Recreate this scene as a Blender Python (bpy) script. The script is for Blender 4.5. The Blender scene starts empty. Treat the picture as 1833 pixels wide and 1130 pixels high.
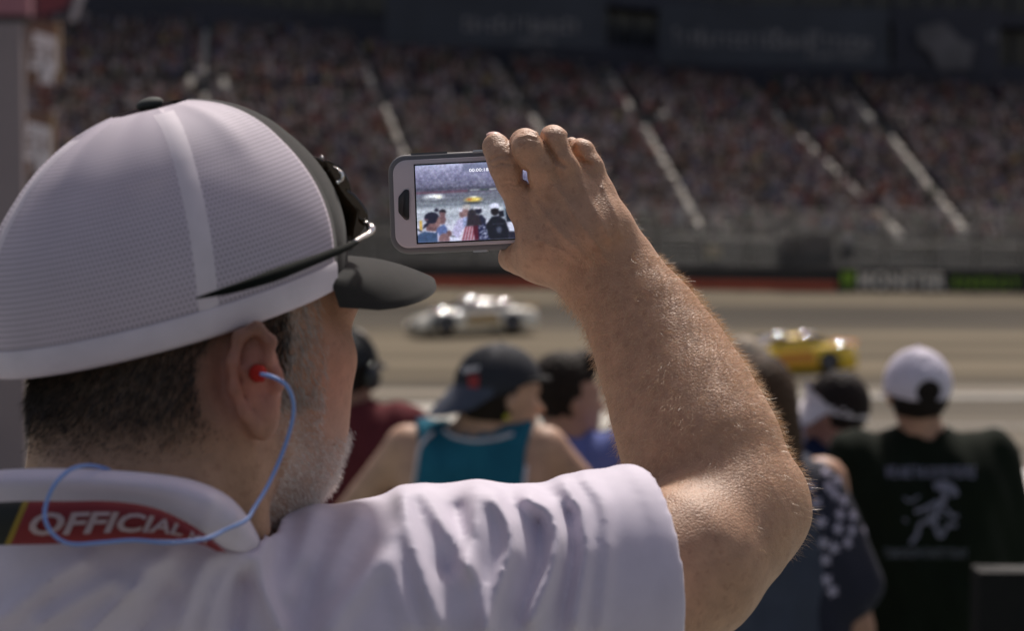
import bpy, math, random
import numpy as np
from mathutils import Vector, Matrix
random.seed(7); RNG = np.random.default_rng(7)
scene = bpy.context.scene
COL = scene.collection
# ------------------------------------------------------------------ camera, world, sun, exposure
FPX = 3819.0                                   # focal length in pixels of the 1833 px wide photograph
CAMZ = 6.0
PITCH = math.atan(215.0 / FPX)
cam_d = bpy.data.cameras.new('camera'); cam = bpy.data.objects.new('camera', cam_d); COL.objects.link(cam)
cam.location = (0, 0, CAMZ); cam.rotation_euler = (math.pi / 2 - PITCH, 0, 0)
cam_d.sensor_width = 36.0; cam_d.lens = FPX / 1833 * 36.0
cam_d.clip_start = 0.05; cam_d.clip_end = 2000
cam_d.dof.use_dof = True; cam_d.dof.focus_distance = 1.552; cam_d.dof.aperture_fstop = 7.0; cam_d.dof.aperture_blades = 9
scene.camera = cam
SUN_EL, SUN_AZ = math.radians(55), math.radians(14)      # azimuth from straight ahead, towards the right
world = bpy.data.worlds.new('World'); scene.world = world; world.use_nodes = True
wn = world.node_tree.nodes; wl = world.node_tree.links
bg = wn['Background']; sky = wn.new('ShaderNodeTexSky'); sky.sky_type = 'NISHITA'; sky.sun_disc = False
sky.sun_elevation = SUN_EL; sky.sun_rotation = SUN_AZ; sky.air_density = 1.0; sky.dust_density = 3.0
tint = wn.new('ShaderNodeMix'); tint.data_type = 'RGBA'; tint.blend_type = 'MULTIPLY'; tint.inputs[0].default_value = 1.0
wl.new(sky.outputs[0], tint.inputs[6]); tint.inputs[7].default_value = (1.0, 0.82, 0.72, 1)
wl.new(tint.outputs[2], bg.inputs[0]); bg.inputs[1].default_value = 0.106
sun_d = bpy.data.lights.new('sun', 'SUN'); sun = bpy.data.objects.new('sun', sun_d); COL.objects.link(sun)
sun_d.energy = 3.4; sun_d.angle = math.radians(5); sun_d.color = (1.0, 0.955, 0.90)
sdir = Vector((math.sin(SUN_AZ) * math.cos(SUN_EL), math.cos(SUN_AZ) * math.cos(SUN_EL), math.sin(SUN_EL)))
sun.rotation_euler = sdir.to_track_quat('Z', 'Y').to_euler()
sun.location = (0, 0, 40)
scene.view_settings.view_transform = 'Standard'; scene.view_settings.look = 'None'
scene.view_settings.exposure = 0.17; scene.view_settings.gamma = 1; scene.view_settings.use_curve_mapping = False

CF = np.array([0, math.cos(PITCH), -math.sin(PITCH)]); CU = np.array([0, math.sin(PITCH), math.cos(PITCH)]); CR = np.array([1.0, 0, 0])
CC = np.array([0, 0, CAMZ])
def P(px, py, D):                               # a point measured in the photograph, at depth D metres
    return CC + D * ((px - 916.5) / FPX * CR - (py - 565.0) / FPX * CU + CF)
def proj(Q):
    q = Q - CC; d = q @ CF
    return 916.5 + FPX * (q @ CR) / d, 565.0 - FPX * (q @ CU) / d, d

# ------------------------------------------------------------------ materials
def mat(name, col, rough=0.8, **k):
    m = bpy.data.materials.new(name); m.use_nodes = True
    nt = m.node_tree; b = nt.nodes['Principled BSDF']
    b.inputs['Base Color'].default_value = (*col, 1); b.inputs['Roughness'].default_value = rough
    b.inputs['Metallic'].default_value = k.get('metal', 0); b.inputs['Specular IOR Level'].default_value = k.get('spec', 0.5)
    if 'coat' in k: b.inputs['Coat Weight'].default_value = k['coat']; b.inputs['Coat Roughness'].default_value = k.get('coatr', 0.05)
    if 'sss' in k: b.inputs['Subsurface Weight'].default_value = k['sss']; b.inputs['Subsurface Radius'].default_value = (1, .35, .2); b.inputs['Subsurface Scale'].default_value = k.get('sscale', .006)
    if 'sheen' in k: b.inputs['Sheen Weight'].default_value = k['sheen']
    if 'trans' in k: b.inputs['Transmission Weight'].default_value = k['trans']
    if 'emit' in k: b.inputs['Emission Color'].default_value = (*k['emit'], 1); b.inputs['Emission Strength'].default_value = k.get('estr', 1)
    v = k.get('var', 0.12); sc = k.get('scale', 30)
    if v or k.get('bump') or k.get('attr'):
        tc = nt.nodes.new('ShaderNodeTexCoord'); no = nt.nodes.new('ShaderNodeTexNoise'); no.inputs['Scale'].default_value = sc; no.inputs['Detail'].default_value = 6
        mp = nt.nodes.new('ShaderNodeMapping'); mp.inputs['Scale'].default_value = k.get('stretch', (1, 1, 1))
        nt.links.new(tc.outputs['Object'], mp.inputs[0]); nt.links.new(mp.outputs[0], no.inputs['Vector'])
        rp = nt.nodes.new('ShaderNodeMapRange'); rp.inputs[1].default_value = .3; rp.inputs[2].default_value = .7; rp.inputs[3].default_value = 1 - v; rp.inputs[4].default_value = 1 + v
        nt.links.new(no.outputs[0], rp.inputs[0])
        mx = nt.nodes.new('ShaderNodeMix'); mx.data_type = 'RGBA'; mx.blend_type = 'MULTIPLY'; mx.inputs[0].default_value = 1
        mx.inputs[6].default_value = (*col, 1); nt.links.new(rp.outputs[0], mx.inputs[7])
        if k.get('attr'):
            at = nt.nodes.new('ShaderNodeAttribute'); at.attribute_name = 'Col'; nt.links.new(at.outputs[0], mx.inputs[6])
        nt.links.new(mx.outputs[2], b.inputs['Base Color'])
        if k.get('bump'):
            bp = nt.nodes.new('ShaderNodeBump'); bp.inputs['Distance'].default_value = k.get('bdist', .001); bp.inputs['Strength'].default_value = k['bump']
            n2 = nt.nodes.new('ShaderNodeTexNoise'); n2.inputs['Scale'].default_value = k.get('bscale', sc * 4); n2.inputs['Detail'].default_value = 4
            nt.links.new(mp.outputs[0], n2.inputs['Vector']); nt.links.new(n2.outputs[0], bp.inputs['Height']); nt.links.new(bp.outputs[0], b.inputs['Normal'])
    return m

# ------------------------------------------------------------------ object helpers
def tag(o, label=None, cat=None, group=None, kind=None):
    if label: o['label'] = label
    if cat: o['category'] = cat
    if group: o['group'] = group
    if kind: o['kind'] = kind
    return o
def empty(name, loc=(0, 0, 0), rz=0, **t):
    o = bpy.data.objects.new(name, None); COL.objects.link(o); o.location = loc; o.rotation_euler = (0, 0, rz); o.empty_display_size = .1
    return tag(o, **t)
def mesh_data(name, V, F, m=None, smooth=True, col=None):
    me = bpy.data.meshes.new(name)
    if isinstance(F, np.ndarray):
        n = F.shape[1]; me.vertices.add(len(V)); me.vertices.foreach_set('co', np.asarray(V, np.float32).ravel())
        me.loops.add(F.size); me.loops.foreach_set('vertex_index', F.astype(np.int32).ravel())
        me.polygons.add(len(F)); me.polygons.foreach_set('loop_start', np.arange(0, F.size, n, dtype=np.int32))
        me.polygons.foreach_set('loop_total', np.full(len(F), n, np.int32)); me.update(calc_edges=True)
    else:
        me.from_pydata([tuple(map(float, v)) for v in V], [], F); me.update()
    if smooth: me.polygons.foreach_set('use_smooth', np.ones(len(me.polygons), bool))
    if col is not None:
        a = me.color_attributes.new('Col', 'FLOAT_COLOR', 'POINT')
        c = np.ones((len(V), 4), np.float32); c[:, :3] = col; a.data.foreach_set('color', c.ravel())
    if m: me.materials.append(m)
    return me
def obj(name, V, F=None, m=None, parent=None, smooth=True, col=None, **t):
    """mesh object; coordinates are world unless parent given local=True"""
    local = t.pop('local', False)
    if isinstance(V, MB): V, F = V.V, V.F
    if parent is not None and not local:
        bpy.context.view_layer.update()
        M = np.array(wmat(parent).inverted()); V = np.asarray(V, float); V = V @ M[:3, :3].T + M[:3, 3]
    me = mesh_data(name, V, F, m, smooth, col)
    o = bpy.data.objects.new(name, me); COL.objects.link(o)
    if parent is not None: o.parent = parent
    return tag(o, **t)
def wmat(o):
    M = o.matrix_basis if True else None
    while o.parent is not None:
        o = o.parent; M = o.matrix_basis @ M
    return M
class MB:
    def __init__(s): s.V = []; s.F = []
    def add(s, V, F):
        n = len(s.V); s.V += [tuple(map(float, v)) for v in V]; s.F += [tuple(i + n for i in f) for f in F]; return s
    def box(s, c, size, R=None):
        c = np.array(c, float); h = np.array(size, float) / 2; R = np.eye(3) if R is None else np.array(R)
        V = [c + R @ (h * np.array(q)) for q in [(-1, -1, -1), (1, -1, -1), (1, 1, -1), (-1, 1, -1), (-1, -1, 1), (1, -1, 1), (1, 1, 1), (-1, 1, 1)]]
        return s.add(V, [(0, 3, 2, 1), (4, 5, 6, 7), (0, 1, 5, 4), (1, 2, 6, 5), (2, 3, 7, 6), (3, 0, 4, 7)])
    def hexa(s, V): return s.add(V, [(0, 3, 2, 1), (4, 5, 6, 7), (0, 1, 5, 4), (1, 2, 6, 5), (2, 3, 7, 6), (3, 0, 4, 7)])
    def tube(s, pts, r, n=8, cap=True):
        pts = [np.array(p, float) for p in pts]; rr = r if hasattr(r, '__len__') else [r] * len(pts); rings = []
        up = None
        for i, p in enumerate(pts):
            t = pts[min(i + 1, len(pts) - 1)] - pts[max(i - 1, 0)]; t /= np.linalg.norm(t) + 1e-9
            if up is None: up = np.cross(t, [0.3, 0.2, 1.0]); 
            a = np.cross(t, up); a = up - t * (up @ t); a /= np.linalg.norm(a) + 1e-9; up = a; b = np.cross(t, a)
            rings.append([p + rr[i] * (math.cos(2 * math.pi * k / n) * a + math.sin(2 * math.pi * k / n) * b) for k in range(n)])
        return s.loft(rings, True, cap)
    def loft(s, rings, closed=True, cap=True):
        n = len(rings[0]); V = [v for r in rings for v in r]; F = []
        for i in range(len(rings) - 1):
            for k in range(n if closed else n - 1):
                k2 = (k + 1) % n; F.append((i * n + k, i * n + k2, (i + 1) * n + k2, (i + 1) * n + k))
        if cap: F.append(tuple(range(n - 1, -1, -1))); F.append(tuple((len(rings) - 1) * n + k for k in range(n)))
        return s.add(V, F)
    def sphere(s, c, r, nu=12, nv=8, R=None):
        c = np.array(c, float); r = np.array(r if hasattr(r, '__len__') else [r] * 3, float); R = np.eye(3) if R is None else R
        rings = [[c + R @ (r * np.array([math.sin(a) * math.cos(2 * math.pi * k / nu), math.sin(a) * math.sin(2 * math.pi * k / nu), math.cos(a)])) for k in range(nu)]
                 for a in [math.pi * (j + .02) / (nv + .04) if 0 < j < nv else (0.01 if j == 0 else math.pi - .01) for j in range(nv + 1)]]
        return s.loft(rings, True, True)
def smooth_curve(pts, n=8):
    pts = np.array(pts, float); out = []
    Q = np.vstack([2 * pts[0] - pts[1], pts, 2 * pts[-1] - pts[-2]])
    for i in range(1, len(Q) - 2):
        p0, p1, p2, p3 = Q[i - 1], Q[i], Q[i + 1], Q[i + 2]
        for t in np.arange(n) / n:
            out.append(.5 * (2 * p1 + (p2 - p0) * t + (2 * p0 - 5 * p1 + 4 * p2 - p3) * t * t + (3 * p1 - p0 - 3 * p2 + p3) * t ** 3))
    out.append(pts[-1]); return np.array(out)
def text_mesh(s, size=1.0, extrude=0.0, shear=0.0, bold=0.0, sp=1.0):
    cu = bpy.data.curves.new('t', 'FONT'); cu.body = s; cu.size = size; cu.extrude = extrude; cu.shear = shear; cu.offset = bold; cu.space_character = sp; cu.align_x = 'LEFT'; cu.resolution_u = 3
    o = bpy.data.objects.new('t', cu); COL.objects.link(o); bpy.context.view_layer.update()
    me = bpy.data.meshes.new_from_object(o); V = np.array([v.co for v in me.vertices]).reshape(-1, 3); F = [tuple(p.vertices) for p in me.polygons]
    bpy.data.objects.remove(o); bpy.data.curves.remove(cu); bpy.data.meshes.remove(me); return V, F

# ------------------------------------------------------------------ implicit modelling (bodies, cloth)
def smin(a, b, k):
    if k <= 0: return np.minimum(a, b)
    h = np.maximum(k - np.abs(a - b), 0) / k
    return np.minimum(a, b) - h * h * k * .25
def cone(Q, a, b, ra, rb):
    a = np.asarray(a, np.float32); b = np.asarray(b, np.float32); ab = b - a; L = float(ab @ ab) + 1e-12
    t = np.clip(((Q - a) @ ab) / L, 0, 1)
    d = Q - a - t[:, None] * ab
    return np.sqrt(np.einsum('ij,ij->i', d, d)) - (ra + t * (rb - ra))
def ell(Q, c, r, R=None):
    q = Q - np.asarray(c, np.float32)
    if R is not None: q = q @ np.asarray(R, np.float32).T          # rows of R are the local axes
    r = np.asarray(r, np.float32); k0 = np.sqrt(((q / r) ** 2).sum(1)); k1 = np.sqrt(((q / (r * r)) ** 2).sum(1)) + 1e-9
    return k0 * (k0 - 1) / k1
def chain(Q, pts, k, d=None):
    for i in range(len(pts) - 1):
        e = cone(Q, pts[i][0], pts[i + 1][0], pts[i][1], pts[i + 1][1]); d = e if d is None else smin(d, e, k if i == 0 else .004)
    return d
def polygonize(f, lo, hi, h):
    lo = np.array(lo, float); B = 8; nb = np.ceil((np.array(hi) - lo) / (h * B)).astype(int); H = h * B
    g = np.stack(np.meshgrid(*[np.arange(n) for n in nb], indexing='ij'), -1).reshape(-1, 3)
    C = (lo + (g + .5) * H).astype(np.float32); d = np.concatenate([f(C[i:i + 200000]) for i in range(0, len(C), 200000)])
    g = g[np.abs(d) < H * 1.15]
    o = np.stack(np.meshgrid(*[np.arange(B + 1)] * 3, indexing='ij'), -1).reshape(-1, 3)
    Vs, ids, quads = [], [], []; N = nb * B + 2
    gid = lambda c: (c[..., 0].astype(np.int64) * N[1] + c[..., 1]) * N[2] + c[..., 2]
    for s in range(0, len(g), 400):
        gg = g[s:s + 400]; ci = gg[:, None, :] * B + o[None]
        D = f((lo + ci.reshape(-1, 3) * h).astype(np.float32)).reshape(-1, B + 1, B + 1, B + 1); S = D < 0
        acc = np.zeros((len(gg), B, B, B, 3), np.float32); cnt = np.zeros((len(gg), B, B, B), np.float32)
        for ax in range(3):
            for u in (0, 1):
                for v in (0, 1):
                    a = [slice(0, B)] * 3; b = [slice(0, B)] * 3; oth = [x for x in range(3) if x != ax]
                    a[oth[0]] = slice(u, B + u); a[oth[1]] = slice(v, B + v); b[oth[0]] = a[oth[0]]; b[oth[1]] = a[oth[1]]
                    b[ax] = slice(1, B + 1); A = D[(slice(None), *a)]; Bq = D[(slice(None), *b)]
                    m = (A < 0) != (Bq < 0); t = np.where(m, A / np.where(m, A - Bq, 1), 0)
                    acc[..., ax] += np.where(m, t, 0); acc[..., oth[0]] += np.where(m, u, 0); acc[..., oth[1]] += np.where(m, v, 0); cnt += m
        m = cnt > 0; idx = np.argwhere(m)
        cell = gg[idx[:, 0]] * B + idx[:, 1:]
        Vs.append(lo + (cell + acc[m] / cnt[m][:, None]) * h); ids.append(gid(cell + 1))
        for ax in range(3):
            b = [slice(0, B)] * 3; b[ax] = slice(1, B + 1)
            A = S[:, :B, :B, :B]; Bq = S[(slice(None), *b)]; m = A != Bq; idx = np.argwhere(m); cell = gg[idx[:, 0]] * B + idx[:, 1:] + 1
            u = np.zeros(3, int); v = np.zeros(3, int); u[(ax + 1) % 3] = 1; v[(ax + 2) % 3] = 1
            q = np.stack([gid(cell - u - v), gid(cell - v), gid(cell), gid(cell - u)], 1)
            fl = ~A[m]; q[fl] = q[fl][:, ::-1]; quads.append(q)
    V = np.concatenate(Vs); I = np.concatenate(ids); Qd = np.concatenate(quads)
    I, first = np.unique(I, return_index=True); V = V[first]
    pos = np.clip(np.searchsorted(I, Qd), 0, len(I) - 1); ok = (I[pos] == Qd).all(1)
    return V, pos[ok]
def relax(V, F, it=3):
    E = np.concatenate([F[:, [0, 1]], F[:, [1, 2]], F[:, [2, 3]], F[:, [3, 0]]]); E = np.concatenate([E, E[:, ::-1]]); n = len(V)
    c = np.bincount(E[:, 0], minlength=n)[:, None] + 1e-9
    for _ in range(it): V = V * .4 + .6 * np.stack([np.bincount(E[:, 0], weights=V[E[:, 1], k], minlength=n) for k in range(3)], 1) / c
    return V
def vnormals(me):
    n = np.empty(len(me.vertices) * 3, np.float32); me.vertex_normals.foreach_get('vector', n); return n.reshape(-1, 3)
def hairs(name, base, nrm, dirs, length, width, m, parent, seg=3, bend=.3, **t):
    n = len(base); L = length[:, None]; side = np.cross(dirs, RNG.normal(size=(n, 3))); side /= np.linalg.norm(side, axis=1)[:, None] + 1e-9
    rows = []
    for i in range(seg + 1):
        s = i / seg; p = base + dirs * L * s + nrm * L * bend * math.sin(s * 2.2) + side * 0
        w = width * (1 - .85 * s); rows += [p - side * w, p + side * w]
    V = np.stack(rows, 1).reshape(-1, 3); k = 2 * (seg + 1); F = []
    b0 = np.arange(n)[:, None] * k
    for i in range(seg): F.append(np.concatenate([b0 + 2 * i, b0 + 2 * i + 1, b0 + 2 * i + 3, b0 + 2 * i + 2], 1))
    return obj(name, V, np.concatenate(F), m, parent, **t)
# ------------------------------------------------------------------ the man filming (foreground)
def K(px, py, D, r): return (P(px, py, D), r * D / FPX)
FLOOR = CAMZ - 1.76
man = empty('person', tuple(P(330, 1130, 1.30)[:2]) + (FLOOR,), 0,
            label='grey-bearded man in a white mesh cap and polo shirt holding up a phone', cat='person')
yaw = math.radians(43)
HF = np.array([math.sin(yaw), math.cos(yaw), 0.02]); HF /= np.linalg.norm(HF)
HR = np.array([math.cos(yaw), -math.sin(yaw), 0]); HU = np.cross(HR, HF); HO = P(330, 622, 1.31)
def H(r, f, u): return HO + HR * r + HF * f + HU * u
HM = np.stack([HR, HF, HU])
EF = np.array([.32, -.945, 0.0]); EF /= np.linalg.norm(EF)                    # outward normal of the ear
EU = np.array([-.10, 0, 1.0]); EU -= EF * (EU @ EF); EU /= np.linalg.norm(EU); ER = np.cross(EU, EF)   # ER points to the face
if ER @ HF < 0: ER = -ER
EO = P(462, 682, 1.236)
def E(x, y, z): return EO + ER * x + EU * y + EF * z
EM = np.stack([ER, EU, EF])
def f_head(Q):
    d = ell(Q, H(0, .002, .030), (.076, .084, .076), HM)
    d = smin(d, ell(Q, H(0, -.026, -.025), (.067, .056, .062), HM), .03)             # back of the skull
    d = smin(d, ell(Q, H(0, .045, -.02), (.066, .062, .085), HM), .03)              # face mass
    d = smin(d, ell(Q, H(.043, .060, -.010), (.026, .033, .022), HM), .022)         # cheekbone
    d = smin(d, ell(Q, H(-.043, .060, -.010), (.026, .033, .022), HM), .022)
    d = smin(d, cone(Q, H(-.035, .088, .030), H(.037, .086, .030), .021, .021), .016)     # brow ridge
    d = smin(d, cone(Q, H(0, .105, .018), H(0, .114, -.022), .008, .014), .015)     # nose
    d = smin(d, cone(Q, H(-.02, .089, -.053), H(.02, .089, -.053), .012, .012), .015)    # mouth
    d = smin(d, cone(Q, H(.056, .012, -.062), H(.014, .086, -.086), .022, .0185), .02)   # jaw
    d = smin(d, cone(Q, H(-.056, .012, -.062), H(-.014, .086, -.086), .022, .0185), .02)
    d = smin(d, ell(Q, H(.036, .056, -.052), (.027, .034, .036), HM), .022)         # cheek
    d = smin(d, ell(Q, H(-.036, .056, -.052), (.027, .034, .036), HM), .022)
    d = smin(d, cone(Q, H(-.01, .05, -.09), H(0, .035, -.13), .030, .040), .03)       # under the chin
    n = cone(Q, H(0, -.035, -.05), P(232, 1000, 1.295), .063, .072)                   # neck
    n = smin(n, cone(Q, H(.0, .02, -.10), P(300, 1010, 1.34), .045, .06), .03)
    d = smin(d, n, .03)
    d = smin(d, cone(Q, P(412, 760, 1.252), P(445, 950, 1.265), .010, .012), .022)  # sternomastoid
    d = -smin(-d, cone(Q, P(452, 800, 1.236), P(432, 925, 1.236), .004, .004) , .012)
    d = smin(d, cone(Q, P(135, 890, 1.235), P(330, 900, 1.24), .014, .014), .03)
    # ear
    x, y = (Q - EO) @ ER, (Q - EO) @ EU
    e = ell(Q, E(0, 0, -.008), (.0155, .031, .010), EM)
    e = smin(e, ell(Q, E(.001, -.024, -.004), (.0085, .0115, .006), EM), .008)
    e = -smin(-e, -(-ell(Q, E(.003, -.001, .009), (.0095, .014, .0115), EM)) , .004) if False else np.maximum(e, -ell(Q, E(.0035, .000, .006), (.0085, .0135, .0085), EM))
    e = np.maximum(e, -ell(Q, E(-.003, .018, .006), (.0055, .006, .006), EM))
    hp = [E(.006, .010, .001), E(.009, .022, .002), E(.002, .031, .002), E(-.009, .027, .0025), E(-.0145, .013, .004), E(-.0150, -.003, .004), E(-.011, -.017, .003), E(-.004, -.027, .000)]
    for i in range(len(hp) - 1): e = smin(e, cone(Q, hp[i], hp[i + 1], .0034, .0034), .004)
    e = smin(e, cone(Q, E(.0115, .004, 0), E(.0115, -.004, 0), .0035, .004), .004)   # tragus
    e = smin(e, cone(Q, E(-.004, -.010, 0), E(-.007, .008, 0), .0028, .0028), .004)  # antihelix
    e = smin(e, cone(Q, E(0, 0, -.03), E(0, 0, -.012), .014, .011), .006)
    return smin(d, e, .007)
V, F = polygonize(f_head, P(330, 640, 1.32) - np.array([.17, .17, .17]), P(330, 640, 1.32) + np.array([.17, .17, .17]), .0019)
headV, headF = V, F
# --- arm and hand
W = lambda *a: K(*a)
fore = [K(1092, 486, 1.553, 40), K(1117, 524, 1.549, 54), K(1157, 591, 1.540, 72), K(1196, 667, 1.525, 87), K(1230, 747, 1.505, 102), K(1262, 825, 1.485, 110), K(1309, 890, 1.47, 100)]
def f_arm(Q):
    d = None
    for off in (-1, 1):                                                       # two bones side by side make a flattened forearm
        pts = []
        for i, (c, r) in enumerate(fore):
            s = (30, 22, 22, 23, 22, 22, 10)[i] * 1.5 / FPX
            pts.append((c + off * s * (CR * .81 + CU * .58), r))
        for i in range(len(pts) - 1):
            e = cone(Q, pts[i][0], pts[i + 1][0], pts[i][1], pts[i + 1][1]); d = e if d is None else smin(d, e, .02)
    d = smin(d, cone(Q, *[x for p in (K(1380, 905, 1.475, 46), K(1325, 935, 1.45, 90)) for x in p][0::2], K(0, 0, 1.475, 48)[1], K(0, 0, 1.45, 90)[1]), .03)
    up = [K(1330, 930, 1.46, 100), K(1230, 1010, 1.42, 124), K(1140, 1065, 1.40, 112), K(980, 1115, 1.37, 95)]
    u = None
    for i in range(3):
        e = cone(Q, up[i][0], up[i + 1][0], up[i][1], up[i + 1][1]); u = e if u is None else smin(u, e, .03)
    d = smin(d, u, .022)
    d = smin(d, cone(Q, K(1388, 880, 1.462, 30)[0], K(1402, 925, 1.462, 26)[0], .010, .0095), .02)        # olecranon
    return d
V1, r1 = [], []
def f_hand(Q):
    # palm: metacarpals
    w1, w2 = K(1062, 508, 1.553, 41), K(1110, 462, 1.553, 40)
    mc = [(w1, K(940, 372, 1.552, 27)), (w1, K(990, 352, 1.543, 33)), (w2, K(1030, 345, 1.543, 32)), (w2, K(1068, 350, 1.550, 30))]
    mid = [K(985, 440, 1.546, 42), K(1030, 425, 1.540, 46), K(1060, 410, 1.541, 44), K(1088, 410, 1.548, 38)]
    d = smin(cone(Q, w1[0], w2[0], w1[1], w2[1]), cone(Q, w1[0], K(1120, 530, 1.549, 50)[0], w1[1], .0205), .01)
    for (a, b), m in zip(mc, mid):
        d = smin(d, cone(Q, a[0], m[0], a[1], m[1]), .014); d = smin(d, cone(Q, m[0], b[0], m[1], b[1]), .014)
    d = smin(d, cone(Q, K(960, 385, 1.55, 30)[0], K(975, 430, 1.549, 40)[0], .0125, .017), .014)      # first web
    # thumb
    th = [K(1025, 480, 1.556, 44), K(965, 463, 1.560, 38), K(930, 462, 1.572, 27), K(916, 462, 1.582, 21), K(912, 452, 1.592, 17)]
    for i in range(4): d = smin(d, cone(Q, th[i][0], th[i + 1][0], th[i][1], th[i + 1][1]), .012 if i < 2 else .006)
    def finger(pts, k0):
        f = None
        for i in range(len(pts) - 1):
            e = cone(Q, pts[i][0], pts[i + 1][0], pts[i][1], pts[i + 1][1]); f = e if f is None else smin(f, e, .0035)
        return f
    idx = finger([K(936, 368, 1.550, 28), K(914, 326, 1.545, 25.5), K(903, 297, 1.543, 25.5), K(895, 277, 1.544, 24.5), K(888, 263, 1.549, 23), K(886, 257, 1.562, 19)], 0)
    idx = smin(idx, cone(Q, K(903, 293, 1.541, 0)[0], K(907, 303, 1.541, 0)[0], .0110, .0110), .004)
    mid_ = finger([K(990, 350, 1.543, 34), K(968, 300, 1.535, 28.5), K(948, 266, 1.533, 31), K(940, 258, 1.545, 27), K(936, 262, 1.578, 22), K(940, 290, 1.592, 20)], 0)
    rng = finger([K(1030, 345, 1.543, 32), K(1008, 292, 1.537, 27), K(993, 254, 1.538, 26), K(990, 249, 1.552, 24), K(990, 256, 1.584, 20), K(994, 285, 1.597, 19)], 0)
    pky = finger([K(1070, 348, 1.552, 30), K(1056, 300, 1.550, 24), K(1043, 272, 1.553, 21), K(1038, 268, 1.568, 19), K(1032, 268, 1.590, 17), K(1030, 290, 1.600, 16)], 0)
    rt = cone(Q, K(1023, 257, 1.575, 0)[0], K(1024, 268, 1.585, 0)[0], .0050, .0055)
    fs = np.minimum(np.minimum(idx, mid_), np.minimum(rng, pky))
    a = smin(np.minimum(idx, rng), d, .006); b = smin(np.minimum(mid_, pky), d, .006)
    d = np.minimum(a, b); d = smin(d, rt, .002)
    # creases between the knuckles and over the finger joint
    x = 916.5 + FPX * ((Q - CC) @ CR) / ((Q - CC) @ CF); y = 565 - FPX * ((Q - CC) @ CU) / ((Q - CC) @ CF)
    dep = (Q - CC) @ CF
    def groove(pl, w, h):
        g = np.full(len(Q), 1e9, np.float32)
        for (x0, y0), (x1, y1) in zip(pl[:-1], pl[1:]):
            t = np.clip(((x - x0) * (x1 - x0) + (y - y0) * (y1 - y0)) / ((x1 - x0) ** 2 + (y1 - y0) ** 2), 0, 1)
            g = np.minimum(g, np.hypot(x - x0 - t * (x1 - x0), y - y0 - t * (y1 - y0)))
        return h * np.exp(-(g / w) ** 2)
    front = np.clip((1.556 - dep) / .006, 0, 1)
    s = 0
    for pl, w, h in (([(968, 243), (982, 266), (996, 287), (1010, 296)], 5, .0028), ([(1019, 246), (1029, 274), (1044, 291), (1056, 294)], 5, .0030), ([(943, 306), (938, 318), (931, 328)], 4.5, .0022),
                     ([(880, 286), (893, 279), (906, 281)], 2.2, .0013), ([(883, 297), (897, 291), (911, 293)], 2.2, .0011),
                     ([(896, 322), (908, 318), (922, 322)], 2.2, .0010), ([(899, 331), (910, 327), (925, 332)], 2.2, .0010), ([(901, 341), (912, 336), (926, 340)], 2.2, .0009),
                     ([(932, 240), (945, 236), (958, 241)], 2.4, .0008), ([(930, 250), (946, 246), (963, 251)], 2.4, .0008),
                     ([(893, 455), (905, 472), (925, 482)], 3, .0)):
        if h: s = s + groove(pl, w, h)
    for pl, w, h in (([(948, 345), (975, 385), (1015, 430), (1055, 468)], 7, .0012), ([(1000, 340), (1025, 380), (1060, 430), (1085, 465)], 7, .0014), ([(1045, 335), (1065, 375), (1090, 425)], 7, .0013),
                     ([(1080, 335), (1100, 375), (1110, 420)], 6, .0010), ([(960, 430), (1000, 445), (1040, 475)], 4, .0007)):
        s = s - groove(pl, w, h)
    return d + s * front
def f_body(Q): return smin(f_arm(Q), f_hand(Q), .014)
c0 = P(1150, 680, 1.5)
V, F = polygonize(f_body, P(860, 1240, 1.45) - np.array([.03, .22, 0]), P(1480, 210, 1.5) + np.array([.02, .16, .03]), .00115)
armV, armF = V, F
HIPZ = FLOOR + .95
def f_rest(Q):          # the rest of the body, under the clothes
    c = P(330, 1130, 1.36); x, y = c[0], c[1]
    d = cone(Q, P(245, 1080, 1.335), (x, y + .02, HIPZ + .30), .06, .10)
    for s in (-1, 1):
        sh = (x + s * .14, y + .03, FLOOR + 1.33); d = smin(d, cone(Q, (x, y + .03, FLOOR + 1.28), sh, .06, .045), .05)
        d = smin(d, cone(Q, (x + s * .07, y, FLOOR + .55 + .7), (x + s * .08, y, HIPZ), .12, .13), .06)
        d = smin(d, cone(Q, (x + s * .10, y, HIPZ - .05), (x + s * .13, y + .01, FLOOR + .5), .085, .06), .04)
        d = smin(d, cone(Q, (x + s * .13, y + .01, FLOOR + .5), (x + s * .14, y - .01, FLOOR + .1), .056, .042), .02)
    a = [(x - .17, y + .02, FLOOR + 1.35), (x - .26, y + .02, FLOOR + 1.08), (x - .24, y + .2, FLOOR + .98), (x - .22, y + .27, FLOOR + .98)]
    for i, r in ((0, (.055, .045)), (1, (.042, .03)), (2, (.034, .03))): d = smin(d, cone(Q, a[i], a[i + 1], *r), .02)
    d = smin(d, cone(Q, (x + .14, y + .03, FLOOR + 1.33), P(1000, 1130, 1.37), .045, .04), .03)
    return d
restV, restF = polygonize(f_rest, (-.6, 1.0, FLOOR), (.4, 1.85, FLOOR + 1.6), .012)
V = np.concatenate([headV, armV, restV]); F = np.concatenate([headF, armF + len(headV), restF + len(headV) + len(armV)])
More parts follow.
